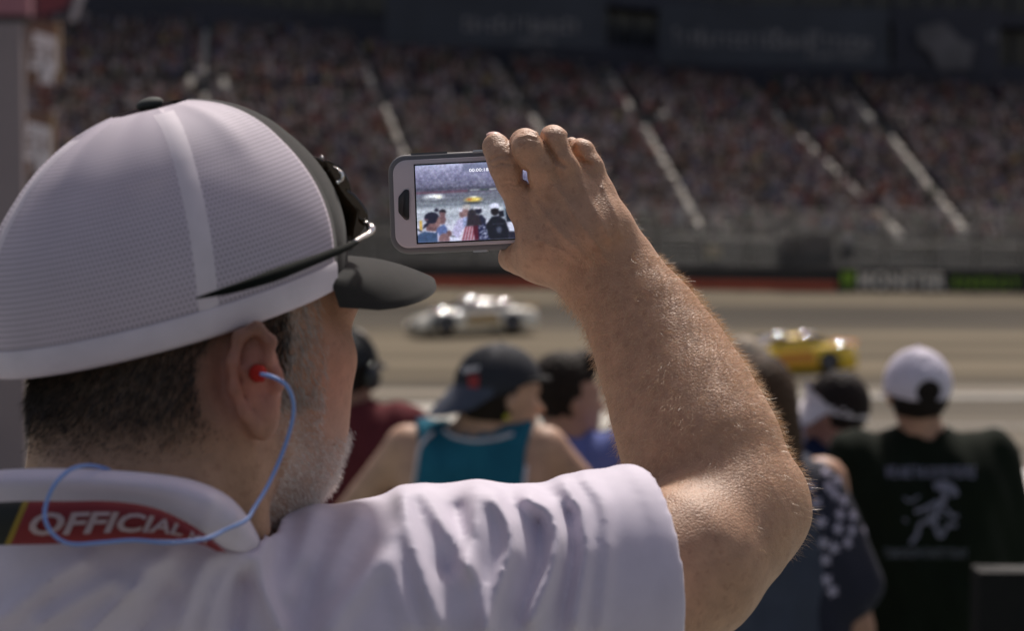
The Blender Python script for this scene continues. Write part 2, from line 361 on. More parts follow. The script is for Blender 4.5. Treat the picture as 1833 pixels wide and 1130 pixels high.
# pigment of the skin: tan, red blotches, dark scalp under cropped hair
def skin_col(V):
    c = np.tile(np.array([.49, .285, .175]), (len(V), 1))
    q = V - HO; r_, f_, u_ = q @ HR, q @ HF, q @ HU
    hd = np.arange(len(V)) < len(headV)
    cheek = np.exp(-(((f_ - .06) / .035) ** 2 + ((u_ + .02) / .05) ** 2)) * hd
    c = c * (1 - cheek[:, None] * np.array([.0, .22, .22]))
    line = -.034 - .022 * np.clip((-f_) / .06, -.3, 1)
    scalp = 1 / (1 + np.exp(-(u_ - line - .006) / .010)) * (1 / (1 + np.exp((f_ - .010) / .008))) * hd
    c = c * (1 - scalp[:, None]) + scalp[:, None] * np.array([.13, .085, .055])
    earm = np.exp(-(np.linalg.norm(V - EO, axis=1) / .030) ** 2) * hd
    c = c * (1 - earm[:, None]) + earm[:, None] * np.array([.50, .20, .14])
    beard = np.clip(1.2 - np.abs(u_ + .085) / .05, 0, 1) * np.clip((f_ + .0) / .02, 0, 1) * hd
    c = c * (1 - .35 * beard[:, None]) + .35 * beard[:, None] * np.array([.42, .34, .30])
    return c
M_SKIN = mat('skin_tan', (.5, .27, .18), .48, attr=True, var=.12, scale=90, bump=.8, bscale=620, bdist=.0010, sss=.12, sscale=.004, spec=.42)
nt = M_SKIN.node_tree
# freckles
vo = nt.nodes.new('ShaderNodeTexNoise'); vo.inputs['Scale'].default_value = 170; vo.inputs['Detail'].default_value = 3
rp = nt.nodes.new('ShaderNodeMapRange'); rp.inputs[1].default_value = .56; rp.inputs[2].default_value = .68; rp.inputs[3].default_value = 0; rp.inputs[4].default_value = .28
mx = nt.nodes.new('ShaderNodeMix'); mx.data_type = 'RGBA'; tc = [n for n in nt.nodes if n.type == 'TEX_COORD'][0]
b = nt.nodes['Principled BSDF']; src = b.inputs['Base Color'].links[0].from_socket
nt.links.new(tc.outputs['Object'], vo.inputs['Vector']); nt.links.new(vo.outputs[0], rp.inputs[0]); nt.links.new(rp.outputs[0], mx.inputs[0])
nt.links.new(src, mx.inputs[6]); mx.inputs[7].default_value = (.24, .10, .055, 1); nt.links.new(mx.outputs[2], b.inputs['Base Color'])
body = obj('body', V, F, M_SKIN, man, col=skin_col(V))
nrm = vnormals(body.data)

# --- short hair, beard stubble, arm hair
M_HAIRD = mat('cropped_hair', (.042, .032, .024), .5, var=.3, scale=200)
M_HAIRG = mat('grey_stubble', (.50, .46, .41), .45, var=.2, scale=200)
M_STUB = mat('white_stubble', (.80, .76, .70), .45, var=.2, scale=200)
M_HAIRB = mat('golden_hair', (.72, .52, .32), .4, var=.1, scale=200)
q = V - HO; r_, f_, u_ = q @ HR, q @ HF, q @ HU; nh = len(headV); hid = np.arange(len(V)) < nh
visf = (nrm @ (CC - V.mean(0))) ; vis = np.einsum('ij,ij->i', nrm, CC - V) > -.25
def pick(mask, n, p=None):
    i = np.flatnonzero(mask); pr = None if p is None else p[i] / p[i].sum()
    return RNG.choice(i, n, replace=True, p=pr)
eard = np.linalg.norm(V - EO, axis=1)
line = -.032 - .022 * np.clip((-f_) / .06, -.3, 1)
capz = (V - P(306, 565, 1.315)) @ np.array([-math.sin(math.radians(15)) * math.sin(math.radians(58)), -math.sin(math.radians(15)) * math.cos(math.radians(58)), math.cos(math.radians(15))]) < -.003
sc = hid & vis & capz & (u_ > line - .006) & (f_ < .022) & (eard > .036) & (u_ < .05)
i = pick(sc, 10000, np.clip((u_ - line + .008) / .030, .03, 1)); down = -HU * .8 - HF * .5; dd = nrm[i] * .25 + down + RNG.normal(size=(len(i), 3)) * .16; dd /= np.linalg.norm(dd, axis=1)[:, None]
hairs('hair', V[i] + RNG.normal(size=(len(i), 3)) * .0012, nrm[i], dd, RNG.uniform(.4, 1, len(i)) * (.003 + .006 * np.clip((u_[i] - line[i]) / .03, 0, 1)), .00020, M_HAIRD, man, 2, .1)
tm = hid & vis & capz & (f_ > .016) & (f_ < .05) & (u_ > -.035) & (u_ < .06) & (eard > .02)
i = pick(tm, 1700, np.clip(1.2 - (f_ - .016) / .034, 0, 1)); dd = nrm[i] * .3 - HU * 1 + HF * .1 + RNG.normal(size=(len(i), 3)) * .2; dd /= np.linalg.norm(dd, axis=1)[:, None]
hairs('grey_sideburn', V[i] + RNG.normal(size=(len(i), 3)) * .0012, nrm[i], dd, RNG.uniform(.004, .008, len(i)), .00018, M_HAIRG, man, 2, .1)
bd = hid & vis & (u_ < -.028 - .03 * (f_ > .05)) & (u_ > -.125) & (f_ > .008) & (eard > .022)
i = pick(bd, 9000, np.clip((.135 + u_) / .03, .1, 1) * np.clip((f_ + .01) / .05, .2, 1)); dd = nrm[i] * .8 - HU * .6 + RNG.normal(size=(len(i), 3)) * .35; dd /= np.linalg.norm(dd, axis=1)[:, None]
hairs('stubble', V[i] + RNG.normal(size=(len(i), 3)) * .0012, nrm[i], dd, RNG.uniform(.0014, .0038, len(i)), .00015, M_STUB, man, 1, .1)
ar = (np.arange(len(V)) >= nh) & (np.arange(len(V)) < nh + len(armV)); X, Y, Dp = proj(V)
vis2 = np.einsum('ij,ij->i', nrm, (CC - V) / np.linalg.norm(CC - V, axis=1)[:, None]) > -.35
ax = (fore[0][0] - fore[-1][0]); ax /= np.linalg.norm(ax)
fm = ar & vis2 & (Y > 455 + .0 * X) & (X > 1000) & ((Y < 870) | (X > 1330)) & (Y < 1000)
dens = np.clip((960 - Y) / 300, .12, 1)
i = pick(fm, 13000, dens); sd = np.where(((X[i] - (1092 + (Y[i] - 487) * .6)) > 0)[:, None], 1, -1) * (CR * .81 + CU * .5)
dd = nrm[i] * .38 - ax * .62 + sd * .38 + RNG.normal(size=(len(i), 3)) * .42; dd /= np.linalg.norm(dd, axis=1)[:, None]
hairs('arm_hair', V[i] + RNG.normal(size=(len(i), 3)) * .0008, nrm[i], dd, RNG.uniform(.003, .0085, len(i)), .000085, M_HAIRB, man, 3, .12)
hm = ar & vis2 & (Y < 480) & (Y > 245) & (X > 930)
i = pick(hm, 900); dd = nrm[i] * .5 - ax * .6 + RNG.normal(size=(len(i), 3)) * .4; dd /= np.linalg.norm(dd, axis=1)[:, None]
hairs('hand_hair', V[i], nrm[i], dd, RNG.uniform(.003, .006, len(i)), .00007, M_HAIRB, man, 2, .12)
# finger nail of the forefinger
nm = MB().sphere(P(884, 241.5, 1.556), (.0058, .0060, .0024), 12, 8, np.stack([CR, CF, CU], 1) @ np.array(Matrix.Rotation(.25, 3, 'X')))
obj('fingernail', nm, None, mat('nail', (.62, .38, .32), .25, var=.03), man)

# --- polo shirt
hemP = [P(1125, 843, 1.425), P(1218, 985, 1.335), P(1240, 1135, 1.32)]
hn = np.cross(hemP[1] - hemP[0], hemP[2] - hemP[0]); hn /= np.linalg.norm(hn); hn = hn if hn @ CR > 0 else -hn
folds = [([(722, 885), (727, 935), (748, 1005), (785, 1120)], 15, 7), ([(675, 1005), (645, 1045), (605, 1095), (590, 1130)], 20, 7), ([(473, 972), (464, 1030), (482, 1085), (505, 1130)], 13, 7),
         ([(425, 985), (375, 1002), (352, 1040), (322, 1130)], 15, 7), ([(450, 1000), (410, 1025), (385, 1070), (370, 1130)], 12, 5), ([(150, 1005), (110, 1025), (45, 1075), (0, 1110)], 16, 6),
         ([(205, 1040), (142, 1075), (70, 1120)], 13, 5), ([(250, 1050), (200, 1095), (160, 1135)], 12, 5), ([(300, 1000), (255, 1020), (235, 1060)], 14, 5),
         ([(560, 925), (545, 985), (520, 1060)], 18, 5), ([(640, 925), (615, 975), (585, 1040)], 16, 4),
         ([(755, 880), (800, 950), (850, 1040), (870, 1130)], 13, 5), ([(855, 885), (850, 940), (835, 1010)], 20, 6), ([(885, 893), (912, 940), (915, 985), (880, 1080), (870, 1130)], 12, 8),
         ([(945, 892), (985, 915), (1000, 960), (985, 1030), (950, 1110)], 14, 8), ([(1010, 868), (1040, 915), (1050, 985), (1030, 1120)], 14, 6), ([(1045, 855), (1080, 900), (1088, 985), (1075, 1125)], 10, 4),
         ([(700, 960), (705, 1030), (735, 1120)], 14, 4), ([(545, 1040), (540, 1130)], 22, -5), ([(820, 915), (830, 960), (800, 1020)], 14, -5), ([(1020, 920), (1025, 1000), (1000, 1130)], 11, -4), ([(300, 1060), (250, 1130)], 16, -5),
         ([(430, 1040), (420, 1130)], 13, -6), ([(965, 940), (968, 1010), (930, 1110)], 10, -5)]
tor = P(330, 1130, 1.36)
nA = P(-60, 915, 1.17); nN = np.cross(P(470, 985, 1.24) - nA, P(235, 905, 1.44) - nA); nN /= np.linalg.norm(nN); nN = nN if nN[2] > 0 else -nN
def f_shirt(Q):
    d = cone(Q, P(150, 1245, 1.29), P(560, 1195, 1.33), 258 * 1.29 / FPX, 262 * 1.33 / FPX)
    d = smin(d, cone(Q, P(-60, 1330, 1.30), P(150, 1245, 1.29), .11, 258 * 1.29 / FPX), .05)
    d = smin(d, cone(Q, P(560, 1195, 1.33), P(820, 1110, 1.36), 262 * 1.33 / FPX, 218 * 1.36 / FPX), .04)
    d = smin(d, cone(Q, P(820, 1110, 1.36), P(1120, 1045, 1.395), 218 * 1.36 / FPX, 186 * 1.39 / FPX), .04)
    d = smin(d, cone(Q, P(1120, 1045, 1.395), P(1300, 1000, 1.42), 186 * 1.395 / FPX, 170 * 1.42 / FPX), .03)
    x, y = tor[0], tor[1]
    d = smin(d, cone(Q, (x - .10, y - .0, FLOOR + 1.20), (x - .07, y, HIPZ - .02), .15, .17), .08)
    d = smin(d, cone(Q, (x + .09, y - .0, FLOOR + 1.20), (x + .07, y, HIPZ - .02), .15, .17), .08)
    d = smin(d, cone(Q, (x - .17, y + .02, FLOOR + 1.36), (x - .25, y + .03, FLOOR + 1.16), .075, .085), .05)
    d = smin(d, cone(Q, P(210, 1015, 1.272), P(248, 1015, 1.278), .086, .082), .03)
    hz = (Q - hemP[0]) @ hn
    q = Q - CC; dp = q @ CF; X = 916.5 + FPX * (q @ CR) / dp; Y = 565 - FPX * (q @ CU) / dp
    up = Y > 780
    fo = np.zeros(len(Q), np.float32)
    for pl, w, h in folds:
        g = np.full(len(Q), 1e9, np.float32)
        for (x0, y0), (x1, y1) in zip(pl[:-1], pl[1:]):
            t = np.clip(((X - x0) * (x1 - x0) + (Y - y0) * (y1 - y0)) / ((x1 - x0) ** 2 + (y1 - y0) ** 2), 0, 1)
            g = np.minimum(g, np.hypot(X - x0 - t * (x1 - x0), Y - y0 - t * (y1 - y0)))
        fo += h * .0014 * np.exp(-(g / (w * 1.2)) ** 2)
    fo += .002 * np.sin(X * .013 + Y * .004) * np.sin(Y * .009 - X * .002)
    hb = -np.exp(-((hz + .0185) / .0016) ** 2) * .0012 - np.exp(-((hz + .0235) / .0014) ** 2) * .0007
    fo += np.where((hz > -.019), .0010, 0) + hb
    base = d; d = d - fo
    d = np.maximum(d, hz)                                           # sleeve ends at the hem
    inner = base - fo + .0065
    d = np.maximum(d, -np.maximum(inner, -(hz + .016)))   # hollow sleeve
    d = np.maximum(d, -np.maximum(-((Q - nA) @ nN), ell(Q, P(225, 880, 1.30), (.096, .15, .15))))   # neck opening
    return np.maximum(d, (HIPZ - .12) - Q[:, 2])
SV, SF = polygonize(f_shirt, (-.75, .98, HIPZ - .2), (.30, 1.75, CAMZ - .10), .0028); SV = relax(SV, SF, 5)
M_SHIRT = mat('white_pique', (.66, .60, .70), .72, var=.05, scale=40, bump=.12, bscale=1600, bdist=.0004, sheen=.25)
shirt = obj('polo_shirt', SV, SF, M_SHIRT, man)
# collar: a soft rolled band round the neck
top = smooth_curve([(-60, 852), (0, 842), (80, 839), (180, 841), (280, 849), (350, 862), (405, 888), (440, 925), (466, 968)], 6)
bot = smooth_curve([(-60, 905), (0, 904), (80, 902), (180, 902), (265, 912), (330, 935), (375, 962), (410, 985), (455, 990)], 6)
rows = []
dl = np.interp(np.linspace(0, 1, len(top)), [0, .35, .7, .9, 1], [1.205, 1.175, 1.175, 1.205, 1.245])
for (tx, ty), (bx, by), D in zip(top, bot, dl):
    r = []
    for s, z in ((-.35, .030), (-.10, .016), (0.02, .008), (.04, 0), (.10, -.006), (.22, -.011), (.4, -.013), (.6, -.011), (.8, -.008), (.95, -.006), (1.0, -.003), (1.0, .004), (.6, .006)):
        s_ = s; r.append(P(tx + (bx - tx) * s_, ty + (by - ty) * max(s_, 0) + (30 if s_ < -.2 else 0), D + z))
    rows.append(r)
rows2 = [[x for x in r] for r in rows]
# the unseen far side of the collar closes the ring round the neck
nc = P(236, 930, 1.27)
for k in range(1, 14):
    a = k / 14; src, dst = rows[-1], rows[0]; ang = math.pi * a
    off = CF * (.085 * math.sin(ang)) + CR * 0
    rows2.append([s * (1 - a) + d * a + off + CU * (-.0 * a) for s, d in zip(src, dst)])
rows2.append(rows2[0])
cv = MB().loft([list(x) for x in rows2], False, False)
obj('collar', cv, None, M_SHIRT, shirt)
# trousers and shoes (below the frame)
def f_tr(Q):
    x, y = tor[0], tor[1]; d = cone(Q, (x - .07, y, HIPZ), (x + .07, y, HIPZ), .155, .155)
    for s in (-1, 1):
        d = smin(d, cone(Q, (x + s * .10, y, HIPZ - .05), (x + s * .13, y + .01, FLOOR + .5), .105, .082), .04)
        d = smin(d, cone(Q, (x + s * .13, y + .01, FLOOR + .5), (x + s * .14, y, FLOOR + .10), .08, .07), .02)
    return np.maximum(d, Q[:, 2] - HIPZ - .05)
tv, tf = polygonize(f_tr, (-.7, 1.0, FLOOR), (.3, 1.75, HIPZ + .1), .016)
obj('trousers', tv, tf, mat('khaki', (.22, .18, .12), .85), man)
for s in (-1, 1):
    obj('shoe', MB().sphere((tor[0] + s * .14, tor[1] + .05, FLOOR + .045), (.048, .13, .045), 14, 8), None, mat('shoe_brown', (.05, .035, .03), .5), man)

# --- the mesh-back cap
cy, cp = math.radians(58), math.radians(15)
cf_ = np.array([math.sin(cy) * math.cos(cp), math.cos(cy) * math.cos(cp), math.sin(cp)]); cr_ = np.array([math.cos(cy), -math.sin(cy), 0.0]); cu_ = np.cross(cr_, cf_)
CO = P(306, 565, 1.315)
def CAP(r, f, u): return CO + cr_ * r + cf_ * f + cu_ * u
capA, capB, capH = .116, .095, .128
def crown(phi, s, inset=0.0):
    """phi: azimuth from the front towards his right, s: 0 band .. 1 button"""
    ph = abs((phi + math.pi) % (2 * math.pi) - math.pi)
    n = 2.5 - .42 * math.exp(-(ph / .9) ** 2)
    rho = max(0.0, 1 - s ** n) ** (1 / 2.15)
    belly = 1 + .035 * math.sin(math.pi * min(1, s * 1.4))
    seam = 0
    for sphi, w, h in ((math.radians(46), .05, .0015), (math.radians(-46), .05, .0015), (math.radians(98), .10, .0018), (math.radians(-98), .10, .0018), (math.pi, .06, .003), (-math.pi, .06, .003), (math.radians(72), .12, .0045 * math.sin(math.pi * s) ** .5 * (s > .3))):
        seam += h * math.exp(-((phi - sphi) / w) ** 2)
    fold = .004 * math.exp(-((phi - math.radians(152)) / .13) ** 2) * s - .004 * math.exp(-((phi - math.radians(130)) / .18) ** 2) * s ** 1.5
    A, B = capA - inset, capB - inset
    f = A * rho * belly * math.cos(phi); r = B * rho * belly * math.sin(phi); nr = math.hypot(f, r) + 1e-6
    k = (seam + fold) * math.sin(math.pi * min(1, .15 + rho)) if rho > .02 else 0
    return CAP(r + r / nr * k, f + f / nr * k + .022 * s, capH * s)
def panel(name, p0, p1, s0, s1, m, parent, npn, ns, th=.0012, grid=False):
    rows, uv = [], []
    ss = [1 - (1 - (s0 + (s1 - s0) * j / ns)) ** 1.0 for j in range(ns + 1)]
    ss = [s1 - (s1 - s0) * (1 - j / ns) ** 1.7 for j in range(ns + 1)]
    for s in ss: rows.append([crown(p0 + (p1 - p0) * k / npn, s) for k in range(npn + 1)])
    o = MB().loft(rows, False, False); n1 = len(o.V)
    rows2 = [[crown(p0 + (p1 - p0) * k / npn, s, th) for k in range(npn + 1)] for s in ss]; o.loft(rows2, False, False)
    for a in (0, npn):                                          # side rims
        for j in range(ns): o.F.append((j * (npn + 1) + a, (j + 1) * (npn + 1) + a, n1 + (j + 1) * (npn + 1) + a, n1 + j * (npn + 1) + a))
    ob = obj(name, o, None, m, parent)
    if grid:
        uvl = ob.data.uv_layers.new(name='UV')
        vu = []
        for _ in (0, 1):
            for s in ss:
                for k in range(npn + 1): vu.append(((p0 + (p1 - p0) * k / npn) * .106 * 1000, math.asin(min(1, s)) * .118 * 1000))
        li = np.empty(len(ob.data.loops), np.int32); ob.data.loops.foreach_get('vertex_index', li)
        uvl.data.foreach_set('uv', np.array(vu, np.float32)[li].ravel())
    return ob
M_MESH = mat('white_cap_mesh', (.56, .50, .57), .7, var=.04, scale=30)
nt = M_MESH.node_tree; b = nt.nodes['Principled BSDF']
uvn = nt.nodes.new('ShaderNodeUVMap'); uvn.uv_map = 'UV'; sx = nt.nodes.new('ShaderNodeSeparateXYZ'); nt.links.new(uvn.outputs[0], sx.inputs[0])
def mth(nt, op, a, b_=None, c=None):
    n = nt.nodes.new('ShaderNodeMath'); n.operation = op
    for i, v in enumerate((a, b_, c)):
        if v is None: continue
        if isinstance(v, (int, float)): n.inputs[i].default_value = v
        else: nt.links.new(v, n.inputs[i])
    return n.outputs[0]
px_, py_ = 2.7, 3.0
row = mth(nt, 'FLOOR', mth(nt, 'DIVIDE', sx.outputs[1], py_))
offx = mth(nt, 'MULTIPLY', mth(nt, 'MODULO', row, 2.0), px_ / 2)
fx = mth(nt, 'ABSOLUTE', mth(nt, 'SUBTRACT', mth(nt, 'FRACT', mth(nt, 'DIVIDE', mth(nt, 'ADD', sx.outputs[0], offx), px_)), .5))
fy = mth(nt, 'ABSOLUTE', mth(nt, 'SUBTRACT', mth(nt, 'FRACT', mth(nt, 'DIVIDE', sx.outputs[1], py_)), .5))
rad = mth(nt, 'SQRT', mth(nt, 'ADD', mth(nt, 'POWER', mth(nt, 'MULTIPLY', fx, 1.0), 2.0), mth(nt, 'POWER', mth(nt, 'MULTIPLY', fy, .95), 2.0)))
hole = nt.nodes.new('ShaderNodeMapRange'); hole.inputs[1].default_value = .34; hole.inputs[2].default_value = .24; hole.inputs[3].default_value = 0; hole.inputs[4].default_value = .42
nt.links.new(rad, hole.inputs[0])
tr = nt.nodes.new('ShaderNodeBsdfTransparent'); ms = nt.nodes.new('ShaderNodeMixShader'); out = [n for n in nt.nodes if n.type == 'OUTPUT_MATERIAL'][0]
nt.links.new(hole.outputs[0], ms.inputs[0]); nt.links.new(b.outputs[0], ms.inputs[1]); nt.links.new(tr.outputs[0], ms.inputs[2]); nt.links.new(ms.outputs[0], out.inputs[0])
M_WHITE = mat('white_cap_cloth', (.70, .64, .69), .75, var=.05, scale=60, bump=.15, bscale=1500, bdist=.0004)
M_OLIVE = mat('charcoal_felt', (.024, .023, .021), .95, spec=.2, var=.12, scale=90, bump=.3, bscale=1200, bdist=.0006, sheen=.12)
cap = bpy.data.objects.new('cap', None); COL.objects.link(cap); cap.parent = man; cap.location = Vector(CO) - man.location
R38 = math.radians(46)
panel('mesh_panel', R38, math.radians(98), .0, .985, M_MESH, cap, 34, 40, grid=True)
panel('mesh_panel', math.radians(98), math.radians(180), .0, .985, M_MESH, cap, 34, 40, grid=True)
panel('mesh_panel', math.radians(180), math.radians(314), .0, .985, M_MESH, cap, 50, 30, grid=True)
panel('front_panel', -R38, R38, .0, .985, M_OLIVE, cap, 30, 34)
def strip(name, fphi, s0, s1, w, m, parent, lift=.0007, n=30):
    rows = []
    for j in range(n + 1):
        s = s1 - (s1 - s0) * (1 - j / n) ** 1.6; ph = fphi; r = []
        for a in (-1, -.5, 0, .5, 1):
            rad_ = max(.02, (1 - s ** 2.35) ** .49 * .106); p = crown(ph + a * w / 2 / rad_, s, -lift * (1 - abs(a) ** 4)); r.append(p)
        rows.append(r)
    return obj(name, MB().loft(rows, False, False), None, m, parent)
strip('seam_tape', math.radians(98), .02, .965, .011, M_WHITE, cap)
strip('seam_tape', math.radians(180), .02, .93, .012, M_WHITE, cap)
# sweat band seen as a smooth strip along the lower edge
rows = []
for ds, ins in ((.10, -.0008), (.085, -.0018), (.03, -.0022), (-.01, -.002), (-.03, -.0005), (-.02, .002), (.05, .003)):
    rows.append([(lambda b: b)(crown(p, max(ds, 0), ins) + cu_ * (ds * .13 if ds < 0 else 0)) for p in np.linspace(R38, 2 * math.pi - R38, 120)])
obj('edge_binding', MB().loft(rows, False, False), None, M_WHITE, cap)
obj('button', MB().sphere(CAP(0, .0215, capH + .0005), (.0085, .0085, .0042), 16, 8, np.stack([cr_, cf_, cu_], 1)), None, mat('button_dark', (.035, .04, .035), .8), cap)
rows = []
for j in range(15):                                             # brim
    s = j / 14; r = []
    for k in range(41):
        t = -1 + 2 * k / 40; ph = t * math.radians(49)
        a = .060 * (1 - abs(t) ** 3.2) ** .5 * (s ** .9)
        base = np.array([capB * math.sin(ph), capA * math.cos(ph)]) * 1.0
        x = base[0] * (1 + .06 * s); y = base[1] + a
        z = .006 - .50 * a - .015 * (abs(t) ** 2) * s ** 1.2 - .002 * t * t + .004 * math.sin(s * 3.1)
        r.append((x, y, z))
    rows.append(r)
br = MB().loft([[CAP(*p) for p in r] for r in rows], False, False); n = len(br.V)
br.loft([[CAP(p[0], p[1], p[2] - .0032) for p in r] for r in rows], False, False)
for k in range(40): br.F.append((14 * 41 + k, 14 * 41 + k + 1, n + 14 * 41 + k + 1, n + 14 * 41 + k))
obj('brim', br, None, M_OLIVE, cap)

# --- sunglasses resting on the cap
sg = empty('sunglasses', tuple(P(630, 400, 1.36)), 0, label='rimless brown tinted sunglasses with silver hinges resting on the cap brim', cat='sunglasses')
M_SIL = mat('silver_metal', (.75, .74, .72), .18, metal=1, var=0); M_TMP = mat('dark_temple', (.006, .008, .007), .8, spec=.08, var=.05)
M_LENS = mat('brown_lens', (.035, .020, .008), .06, var=0, coat=1.0)
def lens(outl, D0, D1, th=.0022):
    c = np.mean(outl, 0); A = []; 
    for x, y in outl:
        t = (y - 285) / 150; A.append(P(x, y, D0 + (D1 - D0) * t))
    A = np.array(A); m = A.mean(0); bul = [m + (a - m) * .97 for a in A]
    mb = MB(); off = CR * th + CU * th * .6
    rings = [[a for a in A], [a + off * .5 + (a - m) * .01 for a in A], [b_ + off * 1.2 for b_ in bul], [m + (a - m) * .5 + off * 2.2 for a in A], [m + (a - m) * .02 + off * 2.6 for a in A]]
    mb.loft(rings, True, True); return mb
L1 = smooth_curve([(579, 288), (597, 298), (612, 316), (612, 340), (628, 352), (642, 368), (652, 388), (650, 408), (634, 426), (619, 430), (606, 396), (590, 352), (577, 322), (574, 306)], 3)
obj('lens', lens(L1, 1.335, 1.345), None, M_LENS, sg)
L2 = [(x - 22, y - 6) for x, y in L1]
obj('lens', lens(L2, 1.40, 1.41), None, M_LENS, sg)
obj('lens_screw', MB().sphere(P(576, 282, 1.334), .0013, 10, 6), None, M_SIL, sg); obj('lens_screw', MB().sphere(P(580, 311, 1.332), .0015, 10, 6), None, M_SIL, sg)
obj('lens_screw', MB().sphere(P(604, 327, 1.33), .0013, 10, 6), None, M_SIL, sg); obj('lens_screw', MB().sphere(P(655, 400, 1.335), .0016, 10, 6), None, M_SIL, sg)
obj('bridge', MB().tube(smooth_curve([P(596, 298, 1.334), P(606, 304, 1.33), P(612, 314, 1.33), P(611, 322, 1.33), P(604, 327, 1.33)], 5), [.0006] * 7 + [.0014] * 8 + [.0010] * 6), None, M_SIL, sg)
obj('nose_pad_arm', MB().tube([P(570, 317, 1.33), P(576, 311, 1.33), P(581, 311, 1.332)], .0007), None, M_SIL, sg)
obj('hinge', MB().tube(smooth_curve([P(655, 400, 1.335), P(664, 408, 1.325), P(662, 417, 1.32), P(648, 425, 1.31), P(634, 433, 1.30)], 4), [.0012, .0016, .002, .0026, .0028, .0028, .0026, .0024, .002, .0018, .0018, .0018, .0016, .0016, .0016, .0014, .0014]), None, M_SIL, sg)
tp = smooth_curve([P(652, 421, 1.325), P(630, 438, 1.295), P(590, 455, 1.262), P(530, 478, 1.228), P(470, 500, 1.205), P(410, 519, 1.194), P(352, 534, 1.192)], 6)
rr = np.interp(np.linspace(0, 1, len(tp)), [0, .1, .3, .6, .85, 1], [.0012, .0016, .0026, .0040, .0024, .0006])
obj('temple_arm', MB().tube(tp, list(rr), 10), None, M_TMP, sg)
tp2 = [p + CF * .12 - cr_ * 0 - CU * .0 for p in tp[:30]]
obj('temple_arm', MB().tube([CAP(-.10, f, .012 + .02 * f / .1) for f in (.10, .05, 0, -.04)], .002, 8), None, M_TMP, sg)

# --- ear plug with its cord, lanyard
ep = empty('earplug', tuple(P(463, 668, 1.222)), 0, label='red foam earplug on a blue cord in the ear of the bearded man', cat='earplug')
M_RED = mat('red_foam', (.38, .02, .014), .8, spec=.2); M_CORD = mat('blue_cord', (.20, .33, .68), .5, var=.03)
obj('plug', MB().tube([P(460, 668, 1.235), P(463, 669, 1.222), P(467, 670, 1.214)], [.0052, .0050, .0026], 12), None, M_RED, ep)
obj('plug_flange', MB().tube([P(463, 655, 1.226), P(464, 684, 1.226)], [.0034, .003], 10), None, M_RED, ep)
cp_ = [P(467, 670, 1.214), P(490, 676, 1.205), P(512, 690, 1.205), P(524, 716, 1.21), P(524, 750, 1.215), P(508, 805, 1.215), P(482, 865, 1.205), P(455, 910, 1.19), P(440, 932, 1.178),
       P(405, 948, 1.166), P(368, 965, 1.150), P(300, 972, 1.140), P(240, 968, 1.140), P(185, 972, 1.140), P(130, 975, 1.138), P(100, 962, 1.138), P(82, 935, 1.138), P(82, 905, 1.143), P(98, 868, 1.145), P(125, 842, 1.152), P(155, 834, 1.162), P(188, 839, 1.185), P(205, 850, 1.21)]
obj('cord', MB().tube(smooth_curve(cp_, 6), .00115, 8), None, M_CORD, ep)
obj('second_plug', MB().tube([P(205, 850, 1.21), P(210, 870, 1.212)], [.003, .0045], 10), None, M_RED, ep) if False else None

ly = empty('lanyard', tuple(P(190, 940, 1.15)), 0, label='red and black lanyard printed OFFICIAL lying under the white polo collar', cat='lanyard')
ltop = smooth_curve([(-40, 902), (40, 898), (120, 898), (200, 898), (270, 908), (320, 928), (365, 955), (400, 985)], 8)
lbot = smooth_curve([(-40, 978), (40, 976), (120, 974), (200, 969), (270, 966), (320, 968), (365, 977), (395, 992)], 8)
lD = np.interp(np.linspace(0, 1, len(ltop)), [0, .4, .75, 1], [1.160, 1.1545, 1.158, 1.172])
def LY(u, v, z=0):
    x = u * (len(ltop) - 1); i = int(min(max(x, 0), len(ltop) - 2)); a = x - i
    t = ltop[i] * (1 - a) + ltop[i + 1] * a; b_ = lbot[i] * (1 - a) + lbot[i + 1] * a; D = lD[i] * (1 - a) + lD[i + 1] * a; q_ = t * (1 - v) + b_ * v
    return P(q_[0], q_[1], D - z - .004 * math.sin(math.pi * v))
def band(u0, u1, m, name, z=0, sl=0.0, n=30):
    g = lambda u, v, zz: LY(u + (sl * (.5 - v)), v, zz)
    rows = [[g(u0 if k == 0 else (u1 if k == n else u0 + (u1 - u0) * k / n), v, z) for v in np.linspace(0, 1, 7)] for k in range(n + 1)]
    rows_b = [[g(u0 + (u1 - u0) * k / n, v, z - .0012) for v in np.linspace(1, 0, 7)] for k in range(n + 1)]
    return obj(name, MB().loft([a + b_ for a, b_ in zip(rows, rows_b)], True, True), None, m, ly)
band(0, .115, mat('lanyard_black', (.012, .015, .012), .7), 'black_webbing', 0, .06, 10)
band(.115, .135, mat('lanyard_yellow', (.28, .19, .02), .7), 'yellow_stripe', 0, .06, 4)
band(.135, 1, mat('lanyard_red', (.20, .008, .014), .6, bump=.2, bscale=1500), 'red_webbing', 0, .06, 50)
M_LTX = mat('lanyard_print', (.42, .32, .33), .6)
def lytext(s, u0, u1, v0, v1, shear=.3):
    TV, TF = text_mesh(s, 1, 0, shear, .028); mn, mx_ = TV.min(0), TV.max(0); TV = (TV - mn) / (mx_ - mn + 1e-9)
    Vv = [LY(u0 + (u1 - u0) * a, v1 + (v0 - v1) * b_, .0024) for a, b_, _ in TV]; obj('lanyard_print', Vv, TF, M_LTX, ly, smooth=False)
lytext('OFFICIAL', .165, .735, .26, .80); lytext('NA', .765, .875, .34, .86)

